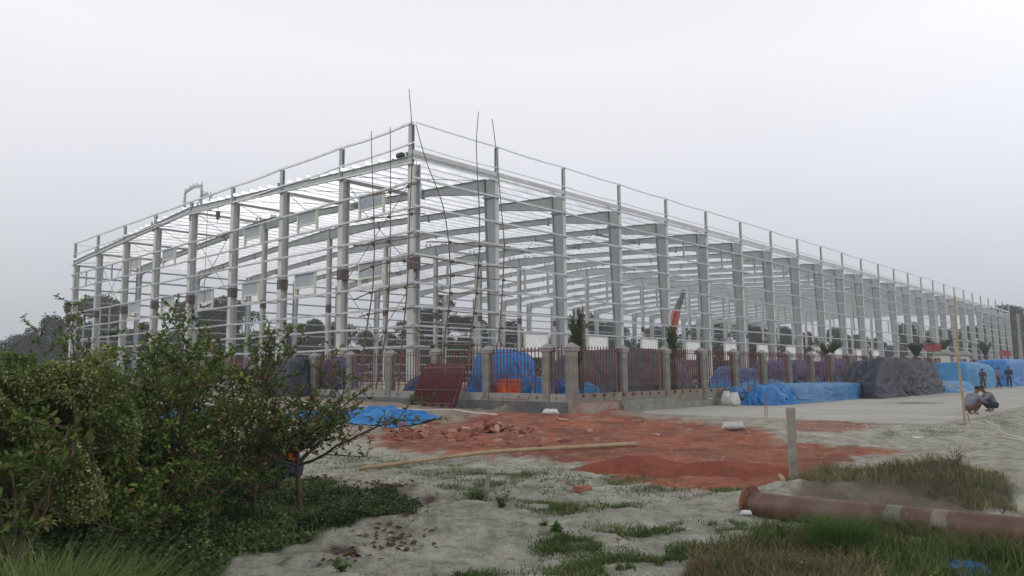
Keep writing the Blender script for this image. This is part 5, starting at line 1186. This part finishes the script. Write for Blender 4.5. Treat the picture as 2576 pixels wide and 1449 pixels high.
for i, (px, y, H, n, L, mt, br, lab) in enumerate(((1040+0,9.3,.25,50,.03,'grass',7,'bushy dark weed right of the tilted grey stub'),(1395,7.8,.09,16,.06,'weed',7,'broad leaved bright seedling on the sand, middle foreground'),(1365,8.0,.06,10,.04,'weed',5,'tiny seedling left of the broad leaved one'),
  (1548,6.9,.2,26,.022,'grass',2,'single thin upright weed in the bare sand'),(2500,8.9,.36,14,.025,'dry',4,'tall thin weed on the right slope of the mound'),(2545,8.4,.26,14,.025,'dry',3,'thin weed at the right edge beyond the pipe'),
  (2085,10.6,.45,60,.022,'dry',9,'feathery brown green bush at the left end of the mound'),(2180,10.8,.4,60,.022,'grass',8,'feathery bush on the mound behind the post'),(2395,9.9,.3,30,.03,'dry',7,'stiff weed on top of the mound'),
  (1975,6.1,.32,40,.02,'dry',9,'bare brown weed with fine twigs before the pipe'),(1870,6.2,.27,45,.02,'grass',7,'upright green weed left of the bare brown one'),(1790,6.3,.22,40,.02,'weed',6,'small green weed left of the upright one'),(2060,7.6,.3,26,.06,'weed',4,'broad leaved green weed touching the pipe'),
  (2310,5.6,.25,30,.05,'longgrass',6,'yellow green leafy weed at the bottom right'),(1660,5.6,.14,30,.03,'dry',7,'brownish weed patch plant at the bottom centre'),(865,6.6,.16,30,.03,'weed',6,'small yellow flowered plant at the edge of the undergrowth'))):
    if i == 0: px = 1262; y = 9.2
    weed('weed_plant', lab, base(px, y), H, n, 100+i, L, mt, br)
# dead leaves
g = np.random.default_rng(77); P = []
for (cx, cy, rx, ry) in LITTER[:3]+[(1000,1350,90,30),(870,1400,60,20)]:
    n = int(rx*ry*(.22 if ry < 20 else .03))
    for a, b in zip(cx+g.normal(0, .5, n)*rx, cy+g.normal(0, .5, n)*ry): q = G(a, b, GZ); P.append((q[0], q[1], h1(*q)+.012))
P = np.array(P); n = len(P); Ls = g.uniform(.04, .1, n); V, F, va = leaf_arrays(P, unit(g.normal(size=(n,3))*np.array([1,1,.25])), g.normal(size=(n,3))*.5+np.array([0,0,1]), Ls, Ls*.25, g.uniform(0,1,n))
tag(np_mesh('leaf_litter', V, [F], M['litterleaf'], None, va), 'dark dead leaf litter at the edge of the undergrowth', 'leaf litter', None, 'stuff')
# pebbles / clods on soil
def stone_mesh(seed):
    g = np.random.default_rng(seed); mb = MB(); n, m = 7, 5; vs = []
    for i in range(m):
        for j in range(n): t = PI*(i+.5)/m; p = 2*PI*j/n; r = 1+g.normal(0, .15); vs.append((r*math.sin(t)*math.cos(p), r*math.sin(t)*math.sin(p)*.8, r*math.cos(t)*.6))
    mb.add(vs, [(i*n+j, i*n+(j+1) % n, (i+1)*n+(j+1) % n, (i+1)*n+j) for i in range(m-1) for j in range(n)]+[tuple(range(n))[::-1], tuple((m-1)*n+j for j in range(n))]); return mb
g = np.random.default_rng(5); V = []; F = []; sm = stone_mesh(1); sv = np.array(sm.v); off = 0; f4 = [f for f in sm.f if len(f) == 4]; f4 = np.array(f4)
for poly, n, s in ((RED, 500, .014), ([(1100,1140),(2000,1240),(2500,1449),(800,1449)], 500, .012), ([(1300,1040),(2300,1070),(2300,1120),(1300,1060)], 300, .03)):
    c = 0
    while c < n:
        px = g.uniform(min(p[0] for p in poly), max(p[0] for p in poly)); py = g.uniform(min(p[1] for p in poly), max(p[1] for p in poly))
        c += 1
        if not inpoly(np.array([px]), np.array([py]), poly)[0]: continue
        q = G(px, py); a, b = LOC(*q, FO)
        if a > QA-.1 and b > QB-.1: continue
        V.append(sv*s*g.uniform(.3, 1.3)**1.5+np.array([q[0], q[1], h1(*q)])); F.append(f4+off); off += len(sv)
tag(np_mesh('gravel', np.concatenate(V), [np.concatenate(F)], M['bag']), 'small stones and clods strewn on the soil', 'gravel', None, 'stuff')
M['clod'] = M['bag']
# ------------------------------------------------------------------ transplanted palms with tied fronds
def palm(px, tpy, bb, lab, seed, tr=.16, spread=.16, crown_py=None, open_=0):
    p = onface(px, tpy, b=bb, o=FO); h = p.z; tz = onface(px, crown_py, b=bb, o=FO).z if crown_py else h*.55
    root = empty('palm_tree', FW(p.x, bb, 0), 0, lab, 'palm tree', 'palms with tied fronds along the fence'); rr = random.Random(seed)
    mb = MB(); pts = [(0,0,-.1),(0,0,tz*.25),(.02,0,tz*.6),(0,0,tz)]; mb.tube(pts, [tr*1.1, tr, tr*.85, tr*.6], 12, True)
    for k in range(int(tz/.12)): mb.tube([(0,0,k*.12),(0,0,k*.12+.06)], [tr*1.12-.0*k, tr*.95], 10, False)
    mb.build('trunk', M['bark'], root, True)
    P, D, Nn, Ls, Vr = [], [], [], [], []
    fr = MB()
    for i in range(16):
        az = rr.uniform(0, 2*PI); hh = (h-tz)*rr.uniform(.6, 1.05)+.3; out = spread*rr.uniform(.5, 1.6)
        q = [Vector((math.cos(az)*out*t**(.9)*(1+open_*t*2), math.sin(az)*out*t**(.9)*(1+open_*t*2), tz-.3+hh*t*(1-open_*.25*t))) for t in np.linspace(0, 1, 9)]
        fr.tube(q, [.02-.002*k for k in range(9)], 4, False)
        for k in range(60):
            t = rr.uniform(.15, 1)*7.99; v = q[int(t)].lerp(q[int(t)+1], t-int(t)); P.append(tuple(v)); D.append((rr.gauss(0,.28)+math.cos(az)*.2, rr.gauss(0,.28)+math.sin(az)*.2, 1)); Nn.append((rr.gauss(0,1), rr.gauss(0,1), .1)); Ls.append(rr.uniform(.2,.42)); Vr.append(rr.random())
    fr.build('frond_stalk', M['bark'], root); Ls = np.array(Ls); V, F, va = leaf_arrays(np.array(P), np.array(D), np.array(Nn), Ls, np.full(len(Ls), .016), np.array(Vr)); np_mesh('fronds', V, [F], M['palmleaf'], root, va)
palm(1452, 798, .75, 'nearest tied young palm just right of the fence corner pillar', 1, .17, .14, 925)
palm(1692, 832, .75, 'second tied young palm behind the third fence bay', 2, .15, .13, 905)
palm(2301, 865, .9, 'small tied palm beyond the dark grey heap, left of the red board', 3, .16, .35, 892, .3)
palm(2365, 852, .9, 'bushy palm right of the red two part board', 4, .16, .5, 890, .4)
palm(2475, 862, .9, 'farthest slim tied palm near the right end of the fence', 5, .16, .35, 890, .2)
palm(2080, 868, 1.2, 'low tied palm behind the middle of the far fence', 6, .15, .4, 892, .4)
# ------------------------------------------------------------------ trees beyond the frame
def tree_variant(H, Wd, seed, nleaf, L, airy=.42):
    rr = random.Random(seed); mb = MB(); th = H*rr.uniform(.25, .4)
    mb.tube([(0,0,-.3),(rr.gauss(0,.1),0,th*.5),(rr.gauss(0,.2),0,th),(rr.gauss(0,.4),0,H*.75)], [H*.022,H*.018,H*.014,H*.004], 7, False)
    blobs = []
    nb = rr.randint(11, 17)
    for i in range(nb):
        az = rr.uniform(0, 2*PI); zz = rr.uniform(.3, .93); r = Wd*.5*math.sin(min(1, (1.08-zz)*1.8)*PI/2)*rr.uniform(.35, .9)
        c = (math.cos(az)*r, math.sin(az)*r, H*zz); s = Wd*rr.uniform(.13, .24)
        blobs.append((*c, s, s, s*rr.uniform(.65, .95))); mb.tube([(0,0,th*rr.uniform(.7,1.1)), (c[0]*.5, c[1]*.5, (th+c[2])*.5+.3), (c[0], c[1], c[2]-s*.2)], [H*.009, H*.006, H*.002], 5, False)
    return mb, blobs, nleaf, L, airy
TV = []
for i, (H, Wd, n, L, air) in enumerate(((15, 9, 9500, .34, .38), (12, 9, 9500, .33, .37), (17, 8, 8500, .33, .42), (10, 10, 9500, .32, .34), (14, 6, 7500, .31, .42))):
    mb, bl, n, L, air = tree_variant(H, Wd, 300+i, n, L, air); me = mb.mesh('trunk', True); me.materials.append(M['bark'])
    o = cloud('crown', None, None, bl, n, L, 'treeleaf', 400+i, cs=.9, thr=air, wr=.32); cm = o.data; bpy.data.objects.remove(o); TV.append((H, me, cm))
def far_tree(px, top, y, v, lab, grp=None):
    H, tm, cm = TV[v]; p = AT(px, top, y); s = (p.z+.2)/H
    e = empty('leafy_tree', (p.x, y, -.2), R.uniform(0, 6), lab, 'tree', grp); e.scale = (s*R.uniform(.9, 1.15), s*R.uniform(.9, 1.15), s)
    link('trunk', tm, None, e); link('crown', cm, None, e)
BG = 'trees of the hazy tree line behind the steel frame'
for px, top, y, v, lab in ((205,752,150,2,'tall airy tree seen just beyond the far left corner of the steel frame'),(262,738,160,0,'leafy tree standing behind the second gable column from the left'),(305,742,150,4,'slim tree behind the third gable column from the left'),(130,800,150,1,'low round tree left of the steel frame above the climber thicket'),
   (470,752,160,0,'tall tree seen behind the ridge column of the gable'),(560,738,160,2,'tallest tree seen between the middle gable columns'),(608,765,150,1,'tree right of the tallest one between the gable columns'),(520,775,140,3,'round tree in the gap left of the tallest one'),
   (775,800,150,0,'broad tree seen between the second and third gable columns from the corner'),(1112,735,150,2,'tall ragged tree seen just right of the corner column'),(1065,782,150,1,'tree seen right behind the corner column'),(1185,790,140,0,'dark dense tree seen between the corner column and the first side column'),(1445,800,150,3,'round tree above the first fence bay'),
   (1880,800,190,0,'tree seen through the middle side columns'),(2545,778,200,3,'large dark tree at the right edge beyond the frame end'),(2572,790,195,0,'dark tree cut by the right edge'),(2522,800,205,1,'dark tree beside the last building column')):
    far_tree(px, top, y, v, lab)
rr = random.Random(12)
for i in range(46):
    px = -60+i*58+rr.uniform(-18, 18); far_tree(px, rr.uniform(835, 860) if px < 180 else rr.uniform(812, 852) if px < 1700 else rr.uniform(812, 858), rr.uniform(140, 175) if px < 1500 else rr.uniform(185, 225), rr.choice([0,1,1,3,3]), 'dark leafy tree in the low hazy tree line behind the steel frame', BG)
cloudb = [(x_, 235+rr.uniform(-6, 6), 2.5, 9, 6, rr.uniform(6, 10)) for x_ in range(-210, 330, 8)]
cloud('far_woods', 'low continuous woods behind the tree line', 'woods', cloudb, 60000, .9, 'treeleaf', 88, 'stuff', cs=.35, thr=.2, wr=.4)
cloudb = [(x_, 128+abs(x_)*.05+rr.uniform(-3, 3), 2.0, 5, 3, rr.uniform(3.2, 5.4)) for x_ in range(-110, 60, 5)]
cloud('hedge_scrub', 'dark scrub along the foot of the tree line', 'scrub', cloudb, 52000, .4, 'treeleaf', 89, 'stuff', cs=.6, thr=.22, wr=.4)

gxu, gyu, g = sample(UG, 26000, (-7, 1.5), (4.2, 12), 141, 110, 34); grass('weedy_grass', 'thin weedy grass growing through and around the undergrowth', gxu, gyu, g, .17, .0035, 'grass', .8, var0=.6)
# ------------------------------------------------------------------ people
def skin(name, V, E, rad, mat, parent=None, root=0, sub=2, loc=None):
    me = bpy.data.meshes.new(name); me.from_pydata([tuple(v) for v in V], E, []); o = link(name, me, mat, parent)
    m = o.modifiers.new('skin', 'SKIN'); m.use_smooth_shade = True; m.use_x_symmetry = False
    for i, sv in enumerate(me.skin_vertices[0].data): sv.radius = (rad[i], rad[i]) if not isinstance(rad[i], tuple) else rad[i]; sv.use_root = (i == root)
    s = o.modifiers.new('sub', 'SUBSURF'); s.levels = sub; s.render_levels = sub; return o
def person(lab, loc, rz, pose, shirt, trousers, s=1.0, stripes=None, grp=None):
    V = Vector; J = pose
    root = empty('person', loc, rz, lab, 'person', grp); root.scale = (s, s, s)
    vs, es, rd = [], [], []; idx = {}
    def v(k, p, r): idx[k] = len(vs); vs.append(V(p)); rd.append(r); return idx[k]
    def e(a, b): es.append((idx[a], idx[b]))
    v('pel', J['pel'], (.11,.09)); v('wai', J['wai'], (.10,.08)); v('che', J['che'], (.11,.085)); v('nb', J['nb'], .065); v('nk', J['nk'], .052); v('h0', J['h0'], (.068,.075)); v('h1', J['h1'], (.078,.088)); v('h2', J['h2'], .06)
    for a, b in (('pel','wai'),('wai','che'),('che','nb'),('nb','nk'),('nk','h0'),('h0','h1'),('h1','h2')): e(a, b)
    for q in 'LR':
        for k, r in (('sh',.048),('el',.042),('wr',.028),('ha',.032),('hip',.09),('kn',.058),('an',.038),('to',.035)): v(k+q, J[k+q], r)
        for a, b in (('che','sh'),('sh','el'),('el','wr'),('wr','ha'),('pel','hip'),('hip','kn'),('kn','an'),('an','to')): e(a if a in ('che','pel') else a+q, b+q)
        hd = (V(J['ha'+q])-V(J['wr'+q])).normalized(); sd = hd.cross(V((0,0,1))).normalized() if abs(hd.z) < .9 else V((1,0,0))
        for i, (o_, L) in enumerate(((-.03,.065),(-.01,.08),(.01,.076),(.03,.06),(.05,.045))):
            b = V(J['ha'+q])+sd*o_*.9; k0, k1 = 'f%d%s' % (i, q), 'g%d%s' % (i, q)
            v(k0, b+hd*(.03 if i < 4 else -.005), .009); v(k1, b+hd*(.03+L*.9 if i < 4 else .035)+sd*(.0 if i < 4 else .025)+V((0,0,-.015)), .007); e('ha'+q, k0); e(k0, k1)
    body = skin('body', vs, es, rd, M['skin'], root, 0, 2)
    g = lambda k: V(J[k])
    # shirt, trousers, hair as close fitting clothing
    A = [g('pel').lerp(g('wai'), .3), g('wai'), g('che'), g('nb')]; E_ = [(0,1),(1,2),(2,3)]; rds = [(.17,.14),(.17,.14),(.195,.16),(.10,.10)]
    for q in 'LR':
        n = len(A); A += [g('sh'+q), g('el'+q).lerp(g('sh'+q), .15), g('wr'+q).lerp(g('el'+q), .55 if stripes is None else .7)]; E_ += [(2,n),(n,n+1),(n+1,n+2)]; rds += [.082,.062,.05]
    sh = skin('shirt', A, E_, rds, shirt, root, 0, 2)
    A = [g('pel')+(g('wai')-g('pel'))*.35, g('pel')]; E_ = [(0,1)]; rds = [(.14,.115),(.155,.13)]
    for q in 'LR': n = len(A); A += [g('hip'+q), g('kn'+q), g('an'+q).lerp(g('kn'+q), .12)]; E_ += [(1,n),(n,n+1),(n+1,n+2)]; rds += [.112,.082,.062]
    skin('trousers', A, E_, rds, trousers, root, 0, 2)
    up = (g('h2')-g('h0')).normalized(); f = V(J['face']).normalized(); bk = -f
    sd0 = up.cross(f).normalized(); hc = g('h1')+bk*.02+up*.028; mb = MB(); hv = []; m_, n_ = 9, 14
    for i in range(m_):
        for j in range(n_):
            t = PI*(i+.3)/(m_-.4); p_ = 2*PI*j/n_; w_ = 1+.05*math.sin(j*3.1+i*2.3); hv.append(hc+(f*math.cos(p_)*.092+sd0*math.sin(p_)*.086)*math.sin(t)*w_+up*math.cos(t)*.08)
    mb.add(hv, [(i*n_+j, (i+1)*n_+j, (i+1)*n_+(j+1) % n_, i*n_+(j+1) % n_) for i in range(m_-1) for j in range(n_)]+[tuple(range(n_)), tuple((m_-1)*n_+j for j in range(n_))[::-1]]); mb.build('hair', M['hair'], root, True)
    sd = up.cross(f).normalized(); c = g('h1')-up*.005
    mb = MB()
    for k in (-1, 1): p = c+f*.083+sd*.03*k; mb = MB(); mb.tube([p-f*.006, p+f*.006], .009, 8); mb.build('eye', M['dark'], body)
    mb = MB(); p = c+f*.085-up*.02; mb.tube([p+up*.03, p+f*.016-up*.012, p-up*.02], [.007,.013,.006], 6); mb.build('nose', M['skin'], body)
    for k in (-1, 1): q = c+sd*.082*k-up*.01; mb = MB(); mb.tube([q+up*.025, q+sd*.01*k, q-up*.028], [.008,.014,.008], 6); mb.build('ear', M['skin'], body)
    q = g('h0')+f*.078+up*.015; mb = MB(); mb.tube([q-sd*.022, q+f*.004, q+sd*.022], .006, 6)
    mb.build('mouth', M['skin'], body)
    for q in 'LR': pass
    return root
squat = dict(pel=(-.02,0,.20), wai=(.05,0,.33), che=(.18,0,.55), nb=(.26,0,.67), nk=(.31,0,.72), h0=(.37,0,.76), h1=(.40,0,.84), h2=(.41,0,.92), face=(1,0,-.35),
  shL=(.20,.19,.62), elL=(.42,.20,.44), wrL=(.60,.10,.42), haL=(.68,.06,.40), shR=(.20,-.19,.62), elR=(.40,-.22,.42), wrR=(.58,-.12,.40), haR=(.66,-.07,.38),
  hipL=(-.0,.09,.20), hipR=(-.0,-.09,.20), knL=(.38,.17,.44), knR=(.38,-.17,.44), anL=(.10,.12,.07), anR=(.10,-.12,.07), toL=(.27,.13,.035), toR=(.27,-.13,.035))
stand = dict(pel=(0,0,.92), wai=(0,0,1.08), che=(.0,0,1.28), nb=(0,0,1.42), nk=(.01,0,1.48), h0=(.02,0,1.54), h1=(.02,0,1.60), h2=(.02,0,1.68), face=(1,0,0),
  shL=(0,.19,1.38), elL=(-.02,.25,1.10), wrL=(.08,.23,.88), haL=(.11,.22,.80), shR=(0,-.19,1.38), elR=(-.02,-.25,1.10), wrR=(.08,-.22,.88), haR=(.11,-.21,.80),
  hipL=(0,.10,.90), hipR=(0,-.10,.90), knL=(.02,.11,.50), knR=(.02,-.11,.50), anL=(0,.11,.09), anR=(0,-.11,.09), toL=(.15,.13,.04), toR=(.15,-.13,.04))
walk = dict(stand); walk.update(knL=(.16,.10,.50), anL=(.26,.10,.10), toL=(.40,.11,.05), knR=(-.06,-.10,.50), anR=(-.28,-.10,.13), toR=(-.15,-.11,.05), haL=(-.1,.2,.82), wrL=(-.08,.21,.9), elL=(-.1,.23,1.12))
def cloth(n, a, b, s=6): return simple(n, a, b, s, .85, 0, .3, 40, .1)
def stripemat(name, c1, c2, rot=0, sc=9):
    m, nt = nodes(name); co = N(nt, 'ShaderNodeTexCoord').outputs['Object']; w = N(nt, 'ShaderNodeTexWave'); w.inputs['Scale'].default_value = sc; w.inputs['Distortion'].default_value = .6; w.bands_direction = 'Z'
    nt.links.new(co, w.inputs[0]); finish(nt, ramp(nt, w.outputs[1], [(.72, c1), (.8, c2)]), .85); return m
sx, sy = G(2446, 1043, 0); dx, dy = G(2495, 1036, 0)
dd = math.atan2(dy-sy, dx-sx)
person('squatting man in a grey shirt and checked lungi beside the bamboo mast', (sx-.12, sy, 0), .15, squat, cloth('grey_shirt', (.12,.14,.19), (.18,.2,.25)), cloth('checked_lungi', (.03,.04,.04), (.16,.07,.04), 14), 1.0)
person('squatting man in a navy striped shirt at the yard edge, bending left', (dx+.17, dy+.1, 0), PI-.1, squat, stripemat('navy_striped_shirt', (.02,.035,.08), (.4,.4,.42)), cloth('dark_jeans', (.015,.025,.045), (.03,.04,.06)), .98, stripes=1)
x, y, _ = FW(onface(2539, 960, b=-4.7, o=FO).x, -4.7); person('standing person in dark long clothes before the deep blue covered stack', (x, y, 0), -1.9, stand, cloth('dark_shirt', (.015,.02,.03), (.03,.03,.045)), cloth('dark_lungi', (.02,.02,.035), (.03,.035,.05)), 1.0)
x, y, _ = FW(onface(2513, 960, b=-4.4, o=FO).x, -4.4); person('walking person in a pale shirt and dark trousers before the deep blue covered stack', (x, y, 0), PI, walk, cloth('pale_blue_shirt', (.12,.17,.22), (.2,.24,.3)), cloth('dark_trousers', (.02,.025,.035), (.03,.035,.05)), .97)
x, y, _ = FW(onface(2473, 960, b=-3.9, o=FO).x, -3.9); person('walking person in dark clothes by the fence, right of the boxy blue covered stack', (x, y, 0), 1.2, walk, cloth('brown_shirt', (.05,.03,.03), (.08,.05,.04)), cloth('brown_trousers', (.04,.03,.03), (.06,.05,.04)), .9)
x, y, z = GP_(742, 1222); person('squatting person in an orange shirt and blue jeans, half hidden behind the thin tree', (x, y, z), PI+.5, squat, cloth('orange_shirt', (.62,.07,.02), (.75,.16,.08)), cloth('blue_jeans', (.02,.03,.07), (.04,.055,.11)), 1.0)
sk = sack('bundle', 'dark bundle on the ground beside the person in the orange shirt', (x-.42, y-.05, z), .3, .22, .16, .3, M['darktarp'], 90)
# ------------------------------------------------------------------ sky, sun, haze, camera
SUN_EL, SUN_AZ = math.radians(24), math.radians(108)
w = bpy.data.worlds.new('World'); SC.world = w; w.use_nodes = True; nt = w.node_tree; nt.nodes.clear()
sky = N(nt, 'ShaderNodeTexSky', sky_type='NISHITA'); sky.sun_disc = False; sky.sun_elevation = SUN_EL; sky.sun_rotation = -SUN_AZ; sky.dust_density = 6; sky.air_density = 1.2
hs = N(nt, 'ShaderNodeHueSaturation'); hs.inputs['Saturation'].default_value = .25; nt.links.new(sky.outputs[0], hs.inputs['Color'])
b1 = N(nt, 'ShaderNodeBackground'); b1.inputs[1].default_value = .05; nt.links.new(hs.outputs[0], b1.inputs[0])
tc = N(nt, 'ShaderNodeTexCoord'); sp = N(nt, 'ShaderNodeSeparateXYZ'); nt.links.new(tc.outputs['Generated'], sp.inputs[0])
ns = noise(nt, tc.outputs['Generated'], 1.3, 4, .5, .5)
f = mmath(nt, 'ADD', sp.outputs[2], mmath(nt, 'MULTIPLY', mmath(nt, 'SUBTRACT', ns, .5), .10))
cr_ = ramp(nt, f, [(0, (.53,.55,.605)), (.12, (.63,.65,.705)), (.25, (.79,.805,.86)), (.4, (.95,.955,1.0)), (.55, (.9,.91,.95)), (.8, (.38,.385,.4))])
b2 = N(nt, 'ShaderNodeBackground'); gl = N(nt, 'ShaderNodeVectorMath', operation='DOT_PRODUCT'); gl.inputs[1].default_value = (.93, -.3, .2); nt.links.new(tc.outputs['Generated'], gl.inputs[0]); nt.links.new(mmath(nt, 'ADD', .84, mmath(nt, 'MULTIPLY', mmath(nt, 'POWER', mmath(nt, 'MAXIMUM', gl.outputs['Value'], 0.0), 2.0), .7)), b2.inputs[1]); nt.links.new(cr_, b2.inputs[0])
ad = N(nt, 'ShaderNodeAddShader'); nt.links.new(b1.outputs[0], ad.inputs[0]); nt.links.new(b2.outputs[0], ad.inputs[1])
wo = N(nt, 'ShaderNodeOutputWorld'); nt.links.new(ad.outputs[0], wo.inputs[0])
L = bpy.data.lights.new('sun', 'SUN'); L.energy = .55; L.angle = math.radians(18); L.color = (1, .95, .88); lo = bpy.data.objects.new('sun', L); COL.objects.link(lo)
dv = Vector((math.sin(SUN_AZ)*math.cos(SUN_EL), math.cos(SUN_AZ)*math.cos(SUN_EL), math.sin(SUN_EL))); lo.rotation_euler = (-dv).to_track_quat('-Z', 'Y').to_euler()
HAZE = True
if HAZE:
    mb = MB(); mb.box(-560, 560, -560, 560, -3, 24); m, nt = nodes('pale_air'); v = N(nt, 'ShaderNodeVolumePrincipled'); v.inputs['Color'].default_value = (.93,.96,1,1); v.inputs['Density'].default_value = .001; v.inputs['Anisotropy'].default_value = .2
    nt.links.new(v.outputs[0], N(nt, 'ShaderNodeOutputMaterial').inputs['Volume']); o = mb.build('haze', m); tag(o, 'pale haze in the air over the whole site', 'haze', None, 'stuff')
cam = bpy.data.cameras.new('camera'); co = bpy.data.objects.new('camera', cam); COL.objects.link(co); SC.camera = co
cam.sensor_width = 36; cam.lens = FPX/2576*36; cam.clip_end = 3000; cam.clip_start = .05
mt = Matrix(((_R[0], _U[0], -_F[0], 0), (_R[1], _U[1], -_F[1], 0), (_R[2], _U[2], -_F[2], 1.5), (0, 0, 0, 1))); co.matrix_world = mt
cam.shift_y = (724.5-724.5)/2576
SC.view_settings.view_transform = 'Standard'; SC.view_settings.look = 'None'; SC.view_settings.exposure = 0; SC.view_settings.gamma = 1; SC.view_settings.use_curve_mapping = False
SC.cycles.max_bounces = 6; SC.cycles.diffuse_bounces = 3; SC.cycles.volume_bounces = 0; SC.cycles.transparent_max_bounces = 4
